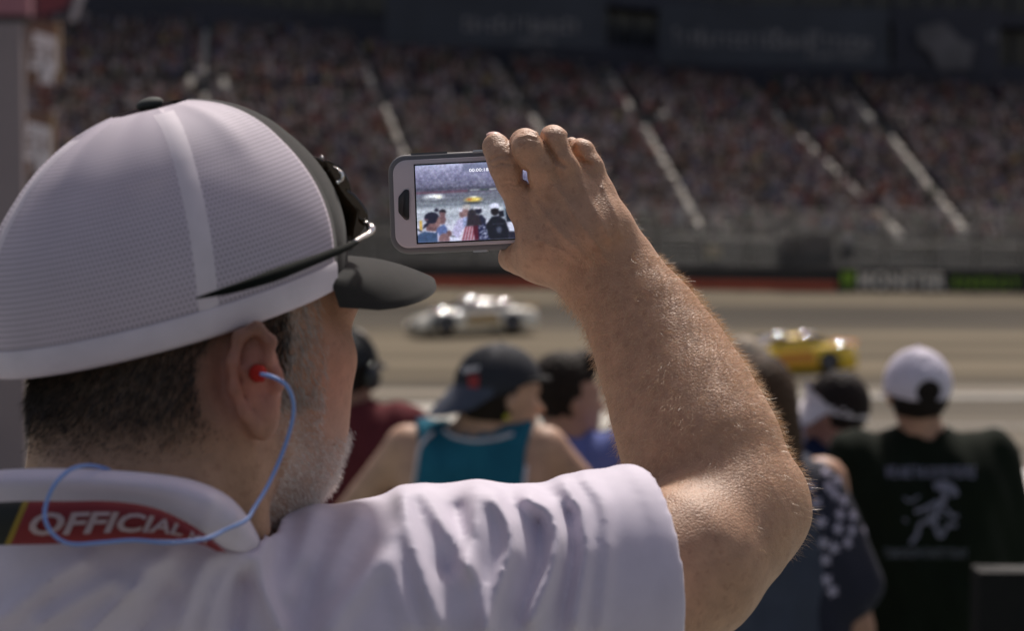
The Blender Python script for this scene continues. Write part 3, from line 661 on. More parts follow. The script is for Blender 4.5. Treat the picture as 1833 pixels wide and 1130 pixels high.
# --- phone
px_l, px_r = P(696, 367, 1.580), P(1050, 350, 1.557)
ex = (px_r - px_l); PL = np.linalg.norm(ex); ex /= PL; ey = CU - ex * (CU @ ex); ey /= np.linalg.norm(ey); ez = np.cross(ex, ey)
if ez @ CF > 0: ez = -ez
PW = .0735; PH0 = (px_l + px_r) / 2
def PH(x, y, z=0): return px_l + ex * x + ey * y + ez * z        # z towards the viewer
def px2ph(px, py):
    r = (P(px, py, 1.0) - CC); t = ((px_l - CC) @ ez) / (r @ ez); q = CC + r * t - px_l; return q @ ex, q @ ey
phone = empty('smartphone', tuple(px_l), 0, label='smartphone in a grey and white protective case held up sideways in the raised hand', cat='phone')
def rrect(x0, x1, y0, y1, r, n=8):
    out = []
    for cx, cy_, a0 in ((x1 - r, y1 - r, 0), (x0 + r, y1 - r, 90), (x0 + r, y0 + r, 180), (x1 - r, y0 + r, 270)):
        for k in range(n + 1): a = math.radians(a0 + 90 * k / n); out.append((cx + r * math.cos(a), cy_ + r * math.sin(a)))
    return out
def slab(x0, x1, y0, y1, r, z0, z1, bev, n=8):
    rings = []
    for z, ins in ((z0, bev), (z0 + bev * .3, bev * .3), (z0 + bev, 0), (z1 - bev, 0), (z1 - bev * .3, bev * .3), (z1, bev)):
        rings.append([PH(a, b_, z) for a, b_ in rrect(x0 + ins, x1 - ins, y0 + ins, y1 - ins, max(r - ins, .0005), n)])
    return MB().loft(rings, True, True)
h2 = PW / 2
obj('case', slab(0, PL, -h2, h2, .0135, -.0135, .0005, .0028), None, mat('grey_rubber', (.12, .118, .122), .55, var=.05, coat=.15), phone)
obj('face_plate', slab(.0042, PL - .004, -h2 + .0042, h2 - .0042, .010, -.002, .0016, .0009), None, mat('pale_plate', (.52, .47, .49), .5, var=.05), phone)
sx0, sy1 = px2ph(744, 297); _, sy0 = px2ph(742, 435); sx1 = sx0 + .105
g = MB(); g.add([PH(sx0 - .0011, sy0 - .0011, .0019), PH(sx1 + .0011, sy0 - .0011, .0019), PH(sx1 + .0011, sy1 + .0011, .0019), PH(sx0 - .0011, sy1 + .0011, .0019), PH(sx0 - .0011, sy0 - .0011, .0010), PH(sx1 + .0011, sy0 - .0011, .001), PH(sx1 + .0011, sy1 + .0011, .001), PH(sx0 - .0011, sy1 + .0011, .001)],
      [(0, 1, 2, 3), (4, 5, 6, 7), (0, 1, 5, 4), (1, 2, 6, 5), (2, 3, 7, 6), (3, 0, 4, 7)])
obj('screen_border', g, None, mat('black_glass', (.01, .01, .01), .15, var=0), phone, smooth=False)
Z8 = lambda X, Y: (690 + X / 5.38, 260 + Y / 5.38)
hb = [px2ph(*Z8(x, y)) for x, y in ((205, 426), (228, 432), (233, 460), (233, 690), (228, 716), (208, 724), (188, 714), (134, 652), (130, 630), (130, 510), (136, 492), (186, 434))]
obj('home_button', MB().loft([[PH(x, y, .0008) for x, y in hb], [PH(x, y, .0023) for x, y in hb], [PH((x - hb[0][0]) * .9 + hb[0][0], (y - hb[3][1]) * .9 + hb[3][1], .0026) for x, y in hb]], True, True), None, mat('button_black', (.012, .012, .014), .3, var=0), phone)
for x0, x1, y, s in ((846, 872, 273, 1), (735, 800, 278, 0), (846, 872, 453, 2)):
    a, _ = px2ph(x0, y); b_, _ = px2ph(x1, y); yy = h2 + .0002 if s != 2 else -h2 - .0002
    q_ = MB().box((PH(a, yy, -.004) + PH(b_, yy, -.004)) / 2, (b_ - a, .0014, .005), np.stack([ex, ey, ez], 1))
    obj('side_button', q_, None, mat('button_silver', (.6, .6, .62), .3, metal=.6, var=0) if s else mat('case_seam', (.10, .10, .10), .5), phone, smooth=False)
# the picture on the screen, a fine coloured sheet
NX, NY = 300, 168
gx, gy = np.meshgrid(np.arange(NX) / (NX - 1), 1 - np.arange(NY) / (NY - 1))     # gy: 1 top .. 0 bottom
sxp = 295 + gx * (105 * 1.35 / 105 * 1012); syp = 205 + (1 - gy) * 722                # zoomed photo coordinates
sxp = 295 + gx * 1378
img = np.zeros((NY, NX, 3)); nz = RNG.normal(size=(NY, NX))
def blur(a, n=1):
    for _ in range(n): a = (a + np.roll(a, 1, 0) + np.roll(a, -1, 0) + np.roll(a, 1, 1) + np.roll(a, -1, 1)) / 5
    return a
rowc = np.array([[205, .60, .62, .78], [260, .50, .50, .66], [330, .40, .40, .55], [400, .36, .36, .48], [440, .27, .27, .36], [462, .30, .22, .30], [480, .36, .37, .45], [560, .42, .45, .50], [585, .36, .40, .46], [600, .52, .56, .62], [640, .64, .68, .74], [700, .58, .62, .68], [780, .68, .70, .80], [930, .72, .74, .86]])
for c in range(3): img[..., c] = np.interp(syp, rowc[:, 0], rowc[:, c + 1])
st = (syp < 445); img += (blur(nz, 1) * .09 * st + blur(RNG.normal(size=(NY, NX)), 6) * .12)[..., None]
img += (np.where(syp > 450, np.repeat(RNG.normal(size=(NY, 1)), NX, 1) * .02, 0))[..., None]
ins = lambda dist, w: np.clip(.5 - dist / w, 0, 1)[..., None]
def paint(mask, col): 
    global img
    img = img * (1 - mask) + mask * np.array(col)
def epaint(cx, cy, rx, ry, col, w=10, a=1.0, rot=0):
    c, s = math.cos(rot), math.sin(rot); x, y = sxp - cx, syp - cy; x, y = x * c + y * s, -x * s + y * c
    paint(ins((np.hypot(x / rx, y / ry) - 1) * min(rx, ry), w) * a, col)
def ppaint(poly, col, w=8, a=1.0):
    d = np.full(sxp.shape, 1e9); inside = np.zeros(sxp.shape, bool)
    for (x0, y0), (x1, y1) in zip(poly, poly[1:] + poly[:1]):
        t = np.clip(((sxp - x0) * (x1 - x0) + (syp - y0) * (y1 - y0)) / ((x1 - x0) ** 2 + (y1 - y0) ** 2 + 1e-9), 0, 1)
        d = np.minimum(d, np.hypot(sxp - x0 - t * (x1 - x0), syp - y0 - t * (y1 - y0)))
        cr = ((y0 > syp) != (y1 > syp)) & (sxp < (x1 - x0) * (syp - y0) / (y1 - y0 + 1e-9) + x0); inside ^= cr
    paint(ins(np.where(inside, -d, d), w) * a, col)
def lpaint(x0, y0, x1, y1, wd, col, a=1.0, dash=0):
    t = np.clip(((sxp - x0) * (x1 - x0) + (syp - y0) * (y1 - y0)) / ((x1 - x0) ** 2 + (y1 - y0) ** 2), 0, 1)
    d = np.hypot(sxp - x0 - t * (x1 - x0), syp - y0 - t * (y1 - y0)) - wd
    m = ins(d, 5) * a
    if dash: m = m * (np.sin(t * dash) > -.3)[..., None]
    paint(m, col)
for a_ in ((415, 215, 550, 385, 2.5), (560, 220, 645, 385, 2.5), (660, 360, 680, 385, 3), (860, 285, 935, 390, 3), (900, 320, 970, 395, 3), (1010, 280, 1090, 400, 2.5), (1180, 260, 1260, 400, 3), (1330, 250, 1420, 400, 3)): lpaint(*a_, (.82, .83, .9), .8, 60)
paint(ins(np.abs(syp - 432) - 4, 6) * .5, (.12, .12, .2)); paint(ins(np.abs(syp - 466) - 4, 8) * .35 * (sxp < 800)[..., None], (.6, .15, .2))
paint(ins(np.abs(syp - 458) - 9, 5) * (sxp > 805)[..., None] * .75, (.14, .2, .24)); lpaint(828, 458, 915, 458, 5, (.9, .92, .95), 1, 70); lpaint(928, 458, 995, 458, 3, (.4, .6, .4), .8, 60); lpaint(1018, 458, 1080, 458, 4, (.9, .92, .95), 1)
for yy, w_ in ((500, 5), (527, 4), (548, 5), (590, 4), (605, 3), (660, 2)): paint(ins(np.abs(syp - yy - (sxp - 295) * .01) - w_, 10) * .35, (.2, .22, .28))
epaint(465, 505, 85, 24, (.86, .88, .92), 26); epaint(440, 522, 40, 8, (.35, .38, .42), 14); epaint(500, 498, 36, 8, (.98, .98, .9), 12); epaint(520, 512, 22, 9, (.95, .95, .8), 10)
epaint(855, 548, 72, 22, (.85, .70, .18), 22); epaint(850, 575, 70, 8, (.16, .16, .16), 14); epaint(862, 522, 30, 6, (1, 1, .9), 10); epaint(815, 545, 22, 8, (.75, .3, .1), 10); epaint(885, 545, 30, 8, (.98, .84, .3), 10)
ppaint([(318, 722), (342, 722), (342, 815), (318, 812)], (.80, .58, .10)); ppaint([(290, 790), (340, 822), (336, 832), (290, 806)], (.05, .05, .08))
D1 = (.10, .10, .17)
# left pair
epaint(490, 630, 22, 16, D1); epaint(548, 650, 36, 26, (.09, .08, .12)); ppaint([(515, 650), (575, 655), (572, 700), (582, 718), (566, 760), (530, 770)], (.42, .28, .30)); ppaint([(480, 800), (560, 765), (585, 800), (595, 850), (620, 830), (625, 870), (590, 885), (480, 870)], (.26, .34, .58)); epaint(605, 855, 26, 28, (.40, .26, .26))
ppaint([(625, 876), (665, 878), (665, 886), (625, 884)], (.08, .08, .12))
ppaint([(385, 740), (500, 760), (480, 830), (380, 820)], (.38, .25, .26)); epaint(468, 735, 62, 62, (.44, .29, .30), 10); epaint(440, 700, 74, 54, D1, 8); ppaint([(362, 760), (420, 735), (402, 770), (345, 808)], D1); ppaint([(508, 690), (528, 735), (518, 775), (490, 795), (470, 760)], (.50, .34, .34)); lpaint(368, 712, 400, 718, 5, (.5, .3, .35))
ppaint([(285, 860), (370, 820), (495, 840), (505, 935), (285, 935)], (.16, .26, .42)); lpaint(372, 822, 470, 838, 4, (.7, .68, .82)); lpaint(496, 850, 497, 930, 6, (.75, .72, .88)); epaint(555, 910, 54, 60, (.46, .32, .34), 8)
# middle group
ppaint([(635, 840), (690, 735), (760, 700), (775, 800), (760, 890), (668, 895)], (.62, .60, .78)); epaint(738, 680, 26, 34, (.44, .30, .32)); epaint(732, 640, 28, 18, (.75, .75, .85)); epaint(775, 660, 32, 46, (.50, .36, .36)); epaint(785, 612, 44, 24, (.62, .60, .60)); ppaint([(745, 720), (800, 700), (810, 800), (745, 820)], (.48, .54, .74))
epaint(900, 650, 34, 34, D1); epaint(895, 628, 34, 10, (.85, .85, .92)); ppaint([(870, 720), (925, 690), (970, 735), (965, 800), (900, 800)], (.10, .11, .2))
ppaint([(715, 860), (760, 800), (830, 780), (900, 790), (930, 935), (700, 935)], (.72, .70, .80)); 
for k in range(5): lpaint(735 + k * 30, 935, 775 + k * 26, 800, 9, (.50, .10, .15), .85)
ppaint([(840, 790), (905, 780), (915, 935), (855, 935)], (.30, .05, .12)); ppaint([(890, 780), (960, 780), (1010, 850), (1028, 935), (895, 935)], (.08, .10, .24))
for k in range(60): x_, y_ = 900 + RNG.random() * 115, 790 + RNG.random() * 140; epaint(x_, y_, 5, 5, (.75, .78, .92), 5, .9)
epaint(835, 700, 44, 66, (.14, .12, .15), 12); ppaint([(795, 690), (905, 690), (925, 790), (775, 795)], (.15, .12, .15), 16)
# right man
ppaint([(965, 790), (1030, 715), (1095, 710), (1160, 750), (1192, 850), (1190, 935), (1000, 935)], (.07, .08, .12)); epaint(1060, 665, 40, 42, (.10, .08, .10)); epaint(1060, 618, 44, 30, (.78, .80, .92), 8); epaint(1060, 650, 26, 14, (.08, .07, .08)); lpaint(1040, 785, 1140, 785, 3, (.35, .38, .5), .8, 40); epaint(1095, 840, 26, 30, (.34, .38, .5), 16, .6)
ppaint([(1095, 670), (1145, 660), (1150, 720), (1100, 720)], (.06, .07, .12)); lpaint(1157, 610, 1157, 740, 5, (.35, .45, .55)); ppaint([(1165, 640), (1330, 640), (1330, 770), (1170, 770)], (.08, .10, .14)); ppaint([(1190, 860), (1700, 860), (1700, 935), (1190, 935)], (.10, .10, .16))
for k in range(3): epaint(1390 + k * 100, 760, 38, 44, D1); ppaint([(1330 + k * 100, 940), (1345 + k * 100, 820), (1440 + k * 100, 820), (1455 + k * 100, 940)], ((.3, .3, .42), (.16, .2, .3), (.5, .45, .5))[k])
tb = (np.abs(sxp - 904) < 139) & (syp < 278) & (syp > 205); img[tb] = img[tb] * .35 + np.array([.30, .34, .47]) * .65
img = blur(img, 5); lum = img.mean(2, keepdims=True); img = lum + (img - lum) * .72; img = img * (1 + .2 * blur(RNG.normal(size=(NY, NX)), 6)[..., None] + .07 * blur(RNG.normal(size=(NY, NX)), 1)[..., None])
img = np.clip(img * .90 + np.array([.72, .74, .92]) * .05 + RNG.normal(size=img.shape) * .01, 0, 1); vig = 1
M_SCR = bpy.data.materials.new('lit_screen'); M_SCR.use_nodes = True; nt = M_SCR.node_tree; b = nt.nodes['Principled BSDF']
at = nt.nodes.new('ShaderNodeAttribute'); at.attribute_name = 'Col'; nt.links.new(at.outputs[0], b.inputs['Emission Color']); b.inputs['Emission Strength'].default_value = 1.25; b.inputs['Base Color'].default_value = (.01, .01, .01, 1); b.inputs['Roughness'].default_value = .35
Vs = (px_l + ex * (sx0 + gx[..., None] * (sx1 - sx0)) + ey * (sy0 + gy[..., None] * (sy1 - sy0)) + ez * .0022).reshape(-1, 3)
ii = np.arange(NX * NY).reshape(NY, NX); Fq = np.stack([ii[1:, :-1], ii[1:, 1:], ii[:-1, 1:], ii[:-1, :-1]], -1).reshape(-1, 4)
scr = obj('screen', Vs, Fq, M_SCR, phone, smooth=False, col=(img ** 2.2).reshape(-1, 3))
TV, TF = text_mesh('00:00:18', 1, 0); mn, mx_ = TV.min(0), TV.max(0)
a, yb = px2ph(*Z8(812, 258)); b_, yt = px2ph(*Z8(995, 218))
Vt = [px_l + ex * (a + (v[0] - mn[0]) / (mx_[0] - mn[0]) * (b_ - a)) + ey * (yb + (v[1] - mn[1]) / (mx_[1] - mn[1]) * (yt - yb)) + ez * .0024 for v in TV]
obj('timer_digits', Vt, TF, mat('lit_white', (.8, .8, .8), .5, emit=(.9, .92, 1), estr=1.0, var=0), phone, smooth=False)
# ------------------------------------------------------------------ race track, wall, grandstand
def stk(name, col, rough, bands, v=.25):
    """asphalt / concrete whose tone runs in long streaks along the track"""
    m = bpy.data.materials.new(name); m.use_nodes = True; nt = m.node_tree; L = nt.links; b = nt.nodes['Principled BSDF']; b.inputs['Roughness'].default_value = rough; b.inputs['Specular IOR Level'].default_value = .06
    tc = nt.nodes.new('ShaderNodeTexCoord'); sp = nt.nodes.new('ShaderNodeSeparateXYZ'); L.new(tc.outputs['Object'], sp.inputs[0])
    mp = nt.nodes.new('ShaderNodeMapping'); mp.inputs['Scale'].default_value = (.012, .30, 1); L.new(tc.outputs['Object'], mp.inputs[0])
    n1 = nt.nodes.new('ShaderNodeTexNoise'); n1.inputs['Scale'].default_value = 1.1; n1.inputs['Detail'].default_value = 7; n1.inputs['Roughness'].default_value = .65; L.new(mp.outputs[0], n1.inputs['Vector'])
    mr = nt.nodes.new('ShaderNodeMapRange'); mr.inputs[1].default_value = .3; mr.inputs[2].default_value = .7; mr.inputs[3].default_value = 1 - v; mr.inputs[4].default_value = 1 + v; L.new(n1.outputs[0], mr.inputs[0])
    wob = nt.nodes.new('ShaderNodeTexNoise'); wob.inputs['Scale'].default_value = .12; L.new(tc.outputs['Object'], wob.inputs['Vector'])
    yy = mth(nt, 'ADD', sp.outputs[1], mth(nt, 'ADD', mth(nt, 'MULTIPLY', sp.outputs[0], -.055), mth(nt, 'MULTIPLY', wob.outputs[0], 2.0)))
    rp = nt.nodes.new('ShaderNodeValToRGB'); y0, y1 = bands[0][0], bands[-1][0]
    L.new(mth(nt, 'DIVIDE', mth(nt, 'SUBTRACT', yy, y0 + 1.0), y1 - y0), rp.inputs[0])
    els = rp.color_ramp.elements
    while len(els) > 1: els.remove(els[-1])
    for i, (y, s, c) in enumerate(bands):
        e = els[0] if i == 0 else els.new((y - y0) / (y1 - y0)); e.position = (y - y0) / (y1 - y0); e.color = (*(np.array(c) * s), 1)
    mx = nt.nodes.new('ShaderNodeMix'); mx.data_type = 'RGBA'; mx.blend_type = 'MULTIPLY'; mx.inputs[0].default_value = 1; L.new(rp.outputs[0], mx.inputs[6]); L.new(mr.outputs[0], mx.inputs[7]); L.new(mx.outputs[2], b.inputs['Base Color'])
    return m
tan, gry = (.140, .118, .083), (.122, .108, .086)
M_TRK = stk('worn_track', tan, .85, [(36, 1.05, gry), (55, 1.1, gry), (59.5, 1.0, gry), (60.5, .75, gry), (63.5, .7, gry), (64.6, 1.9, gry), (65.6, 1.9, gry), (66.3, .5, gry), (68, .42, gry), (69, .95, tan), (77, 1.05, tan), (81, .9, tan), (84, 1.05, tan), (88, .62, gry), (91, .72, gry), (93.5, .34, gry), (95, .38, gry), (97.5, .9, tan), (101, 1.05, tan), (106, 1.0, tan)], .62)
def trz(y): return np.interp(y, [0, 70, 80, 104], [0, 0, .35, 1.62])
WALLD = lambda px: np.interp(px, [-400, 2300], [102.0, 107.0])
def WB(px): return P(px, np.interp(px, [-400, 700, 1833, 2300], [496, 513, 524, 528]), WALLD(px))
rows = []
ys = [36, 46, 55, 62, 70]
wl_ = [WB(x) for x in np.linspace(-900, 2700, 91)]
for w in wl_:
    r = [np.array([w[0] * .95, y, 0]) for y in ys]
    for t in (.12, .3, .5, .7, .85, 1): r.append(np.array([w[0] * (.95 + .05 * t), 70 + (w[1] - 70) * t, w[2] * (t ** 1.25)]))
    rows.append(r)
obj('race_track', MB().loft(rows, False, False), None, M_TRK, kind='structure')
g = MB().add([(-600, -60, -.006), (600, -60, -.006), (600, 420, -.006), (-600, 420, -.006)], [(0, 1, 2, 3)])
obj('infield_ground', g, None, mat('infield_concrete', (.14, .13, .115), .9, spec=.06, var=.2, scale=.6, stretch=(.2, 1, 1)), kind='structure', smooth=False)
# white painted blocks on the pit apron
M_WP = mat('worn_white_paint', (.42, .40, .35), .8, spec=.1, var=.5, scale=1.5, stretch=(.3, 1, 1))
pr = MB()
def gp(px, py): # ground point
    r = P(px, py, 1) - CC; t = -(CAMZ - .004) / r[2]; return CC + r * t
for q_ in ([(560, 772), (1140, 768), (1135, 722), (930, 722), (560, 724)], [(1335, 760), (1460, 762), (1455, 722), (1340, 722)]):
    pr.add([gp(*p) for p in q_], [tuple(range(len(q_)))])
obj('pit_apron_paint', pr, None, M_WP, kind='structure', smooth=False)
ln = MB()
for y0, y1 in ((704, 712), (760, 763), (815, 819)): ln.add([gp(1180, y0), gp(2100, y0 + 2), gp(2100, y1 + 2), gp(1180, y1)], [(0, 1, 2, 3)])
obj('pit_lines', ln, None, mat('faded_line', (.22, .21, .185), .8, var=.3, scale=2), kind='structure', smooth=False)
# outer wall
wall = empty('track_wall', tuple(WB(916)), 0, label='dark outer retaining wall with a red stripe round the far side of the track', cat='wall')
M_WALL = mat('dark_wall', (.040, .036, .032), .7, var=.2, scale=.8); M_RSTR = mat('red_stripe', (.62, .12, .055), .6, var=.12, scale=1)
UPZ = np.array([0, 0, 1.0])
def wrow(px, z, off=0.0): return WB(px) + UPZ * z + np.array([0, -off, 0])
def wstrip(x0, x1, z0, z1, off0, off1, n=40):
    return MB().loft([[wrow(x, z0, off0), wrow(x, z1, off0), wrow(x, z1, off1), wrow(x, z0, off1)] for x in np.linspace(x0, x1, n)], True, True)
obj('wall_body', wstrip(-900, 2700, -.3, 1.12, 0, -.5), None, M_WALL, wall, smooth=False)
obj('red_stripe', wstrip(-900, 1496, .03, .44, .05, .002, 80), None, M_RSTR, wall, smooth=False)
obj('wall_coping', wstrip(-900, 2700, 1.12, 1.2, .03, -.5), None, mat('coping', (.09, .085, .08), .7), wall, smooth=False)
# energy drink banner on the wall
sign = empty('banner', tuple(WB(1660)), 0, label='black banner on the track wall reading MONSTER ENERGY in white and green letters', cat='banner')
obj('panel', wstrip(1500, 1990, .02, 1.10, .06, .004, 60), None, mat('banner_black', (.012, .012, .012), .6, var=0), sign, smooth=False)
M_GRN = mat('banner_green', (.34, .58, .04), .6, var=0); M_CRM = mat('banner_white', (.86, .78, .66), .6, var=0)
def wtext(s, x0, x1, z0, z1, m, name, bold=.03, sp=1.0):
    TV, TF = text_mesh(s, 1, 0, 0, bold, sp); mn, mx_ = TV.min(0), TV.max(0); TV = (TV - mn) / (mx_ - mn + 1e-9)
    return obj(name, [wrow(x0 + (x1 - x0) * v[0], z0 + (z1 - z0) * v[1], .10) for v in TV], TF, m, sign, smooth=False)
wtext('MONSTER', 1536, 1693, .10, .98, M_CRM, 'lettering', .045, 1.08); wtext('ENERGY', 1706, 1826, .22, .74, M_GRN, 'lettering', .015, 1.45)
cl = MB()
for k, (a_, b0) in enumerate(((0, .16), (9, .05), (18, .16))):
    cl.add([wrow(1507 + a_, 1.0, .10), wrow(1513 + a_ * .95, .95, .10), wrow(1511 + a_ * .97, b0 + .25, .10), wrow(1508 + a_ + 1, b0, .10), wrow(1505 + a_, b0 + .3, .10)], [(0, 1, 2, 3, 4)])
obj('claw_mark', cl, None, M_GRN, sign, smooth=False)
# catch fence
fence = empty('catch_fence', tuple(WB(1000)), 0, label='tall steel catch fence with posts and cables above the far track wall', cat='fence')
M_STL = mat('galvanised_steel', (.20, .195, .185), .5, metal=.5, var=.1)
for px in range(-300, 2200, 82):
    b0 = wrow(px, 1.2, -.3); obj('post', MB().tube([b0, b0 + UPZ * 2.6, b0 + UPZ * 3.2 + np.array([0, -.5, 0])], .055, 6), None, M_STL, fence)
for k in range(11):
    obj('cable', MB().tube([wrow(x, 1.35 + k * .26, -.3) for x in np.linspace(-500, 2300, 30)], .016, 4), None, M_STL, fence)
msh = MB()
for px in np.arange(-300, 2200, 9):
    b0 = wrow(px, 1.2, -.32); msh.tube([b0, b0 + UPZ * 2.6], .010, 3, False)
obj('wire_mesh', msh, None, M_STL, fence, kind='stuff')
# things between the fence and the seats
M_DK = mat('dark_concourse', (.05, .05, .045), .8, var=.3, scale=.8)
def BT(t): return P(t, np.interp(t, [-300, 355, 1075, 1615, 1735, 2300], [392, 398, 404, 424, 424, 436]), np.interp(t, [-300, 2400], [105.5, 113.0]))
TM = np.array([[-500, -330], [-100, -20], [355, 375], [775, 640], [1075, 885], [1255, 1098], [1612, 1335], [1732, 1522], [2060, 1752], [2500, 2080], [2900, 2350]], float)
def TT(t):
    x = np.interp(t, TM[:, 0], TM[:, 1]); return P(x, np.interp(x, [-330, 375, 640, 885, 1098, 1335, 1522, 1752, 2100], [20, 48, 76, 106, 128, 148, 153, 160, 172]), np.interp(t, [-500, 2900], [136.0, 158.0]))
def ST(t, v): return BT(t) * (1 - v) + TT(t) * v
stand = empty('grandstand', tuple(BT(1000)), 0, label='packed grandstand rising behind the far side of the track', cat='grandstand')
obj('front_wall', MB().loft([[np.array([BT(t)[0], BT(t)[1] - .3, z]) for z in (wrow(t, 0)[2], BT(t)[2] - .4)] for t in np.linspace(-500, 2800, 50)], False, False), None, mat('stand_front', (.085, .08, .072), .8, var=.5, scale=.6), stand, smooth=False)
obj('concourse', MB().loft([[wrow(t, .2, -.5), np.array([BT(t)[0], BT(t)[1] - .3, wrow(t, .2)[2]])] for t in np.linspace(-500, 2800, 50)], False, False), None, M_DK, stand, smooth=False)
NR = 58
M_CON = mat('stand_concrete', (.11, .105, .10), .9, var=.25, scale=.5)
tt = np.linspace(-500, 2850, 60)
for r in range(NR):
    v0, v1 = r / NR, (r + 1) / NR; rows = []
    for t in tt:
        a_, b_ = ST(t, v0), ST(t, v1); rows.append([np.array([a_[0], a_[1], a_[2] - .35]), np.array([a_[0], a_[1], b_[2] - .35]), np.array([b_[0], b_[1], b_[2] - .35])])
    obj('tier', MB().loft(rows, False, False), None, M_CON, stand, smooth=False)
# stairways: pale steps
M_STEP = mat('pale_step', (.52, .485, .43), .85, var=.2, scale=2)
VB = .66                                       # the cross aisle
aisles = [(355, 0), (775, 0), (1075, 0), (1255, 0), (1612, 0), (1732, 0), (2060, 0)]
def stair(t, va, vb, w=.27, n=None):
    n = n or int((vb - va) * NR * .9)
    for k in range(n):
        v = va + (vb - va) * (k + .1) / n; v2 = va + (vb - va) * (k + .85) / n; a_, b_ = ST(t, v), ST(t, v2); z0 = a_[2] - .25; zt = b_[2] - .02 + .1 * random.random(); wx = w * random.uniform(.95, 1.25) * (.3 if k % 4 == 3 else 1)
        obj('step', MB().hexa([(a_[0] - wx / 2, a_[1], z0), (a_[0] + wx / 2, a_[1], z0), (b_[0] + wx / 2, b_[1], z0), (b_[0] - wx / 2, b_[1], z0), (a_[0] - wx / 2, a_[1], zt), (a_[0] + wx / 2, a_[1], zt), (b_[0] + wx / 2, b_[1], zt + .1), (b_[0] - wx / 2, b_[1], zt + .1)]), None, M_STEP, stand, smooth=False)
for t, _ in aisles:
    stair(t, .0 if t not in (1732,) else .02, .58); stair(t - 8, .70, .97, .34)
for t, va, vb in ((775 + 48, .69, .75), (1075 + 52, .69, .75), (1255 + 62, .66, .72), (1612 + 55, .69, .75), (1732 + 50, .68, .73), (1255 + 48, .0, .07), (1732 + 54, .01, .13), (355 - 30, .62, .68), (355 + 42, .62, .68)): stair(t, va, vb, .4)
# spectators
SP_SK = mat('crowd_skin', (.26, .17, .13), .7, var=.1)
def f_sp(Q):
    d = cone(Q, (0, 0, .45), (0, -.02, .85), .16, .15); d = smin(d, cone(Q, (-.15, 0, .95), (.15, 0, .95), .075, .075), .08)
    d = smin(d, cone(Q, (0, 0, 1.0), (0, -.03, 1.16), .05, .05), .03); d = smin(d, ell(Q, (0, -.03, 1.26), (.085, .10, .125)), .03)
    for s in (-1, 1):
        d = smin(d, cone(Q, (s * .09, -.05, .42), (s * .12, -.45, .42), .09, .065), .05); d = smin(d, cone(Q, (s * .12, -.45, .42), (s * .12, -.45, .05), .06, .05), .02)
        d = smin(d, cone(Q, (s * .20, 0, .93), (s * .24, -.10, .66), .055, .042), .04); d = smin(d, cone(Q, (s * .24, -.10, .66), (s * .12, -.32, .58), .042, .038), .03)
    return d
spV, spF = polygonize(f_sp, (-.35, -.6, -.02), (.35, .25, 1.45), .042)
spV2, spF2 = polygonize(f_sp, (-.35, -.6, -.02), (.35, .25, 1.45), .085)
def sp_zone(V):
    z = np.where(V[:, 2] > 1.27, 3, np.where(V[:, 2] > 1.08, 0, np.where((V[:, 2] > .50) , 1, 2))); return np.where((V[:, 2] > .5) & (V[:, 2] < .66) & (V[:, 1] < -.22), 0, z)
def sp_mesh(nm):
    me = mesh_data(nm, spV, spF, None); c = spV[spF].mean(1); z = sp_zone(c)
    for k in range(4): me.materials.append(SP_SK)
    me.polygons.foreach_set('material_index', z.astype(np.int32)); me.update(); return me
SPM = sp_mesh('seated_spectator')
cols = {k: tuple((np.array(v) * .70 + np.mean(v) * .30) * np.array([.74, .65, .61])) for k, v in dict(white=(.46, .44, .45), grey=(.22, .21, .21), black=(.018, .018, .02), red=(.30, .045, .04), maroon=(.10, .04, .04), navy=(.035, .045, .12), blue=(.09, .14, .30), orange=(.42, .12, .03), yellow=(.40, .32, .06), green=(.06, .13, .06), tan=(.28, .22, .16), pink=(.36, .17, .19), lavender=(.26, .22, .32), brown=(.12, .075, .05)).items()}
wts = dict(white=13, grey=16, black=13, red=8, maroon=8, navy=12, blue=6, orange=3, yellow=2, green=4, tan=8, pink=4, lavender=5, brown=8)
CN = list(cols); CW = np.array([wts[c] for c in CN], float); CW /= CW.sum()
SM = {c: mat('shirt_' + c, cols[c], .85, var=.08) for c in CN}; HM_ = {c: mat('hair_' + c, v, .7, var=.1) for c, v in dict(dark=(.02, .015, .012), brown=(.07, .04, .025), fair=(.25, .17, .09), white=(.5, .5, .5), red=(.3, .03, .03)).items()}
TR = [SM['navy'], SM['tan'], SM['black'], SM['grey']]
seats = []
aX = [a for a, _ in aisles]
for r in range(NR - 1):
    v = (r + .5) / NR
    if .60 < v < .665: continue
    wd = np.linalg.norm(ST(2400, v) - ST(-200, v)) / 2600
    t = -480.0
    while t < 2700:
        t += (.50 + RNG.random() * .16) / wd
        if any(abs(t - a) * wd < .46 for a in aX) or RNG.random() < .07 + (.14 if v < .12 else 0): continue
        x, y, _ = proj(ST(t, v))
        if x < -260 or x > 2090: continue
        seats.append((x, y, t, v))
seats = np.array(seats)
vis_ = (seats[:, 0] > 640) & ~((np.abs(seats[:, 0] - 900) < 215) & (seats[:, 1] > 225)) & (seats[:, 0] < 1830) 
cand = np.flatnonzero(vis_); cand = cand[np.argsort(-seats[cand, 1])][:290]
single = set(cand.tolist()); near = 'spectators seated in the lowest rows of the far grandstand'
V_, F_, C_ = [], [], []; nv = 0; z2 = sp_zone(spV2); skc = np.array([.24, .16, .125]); hcs = [(.02, .015, .012), (.07, .04, .025), (.25, .17, .09), (.5, .5, .5), (.3, .03, .03)]
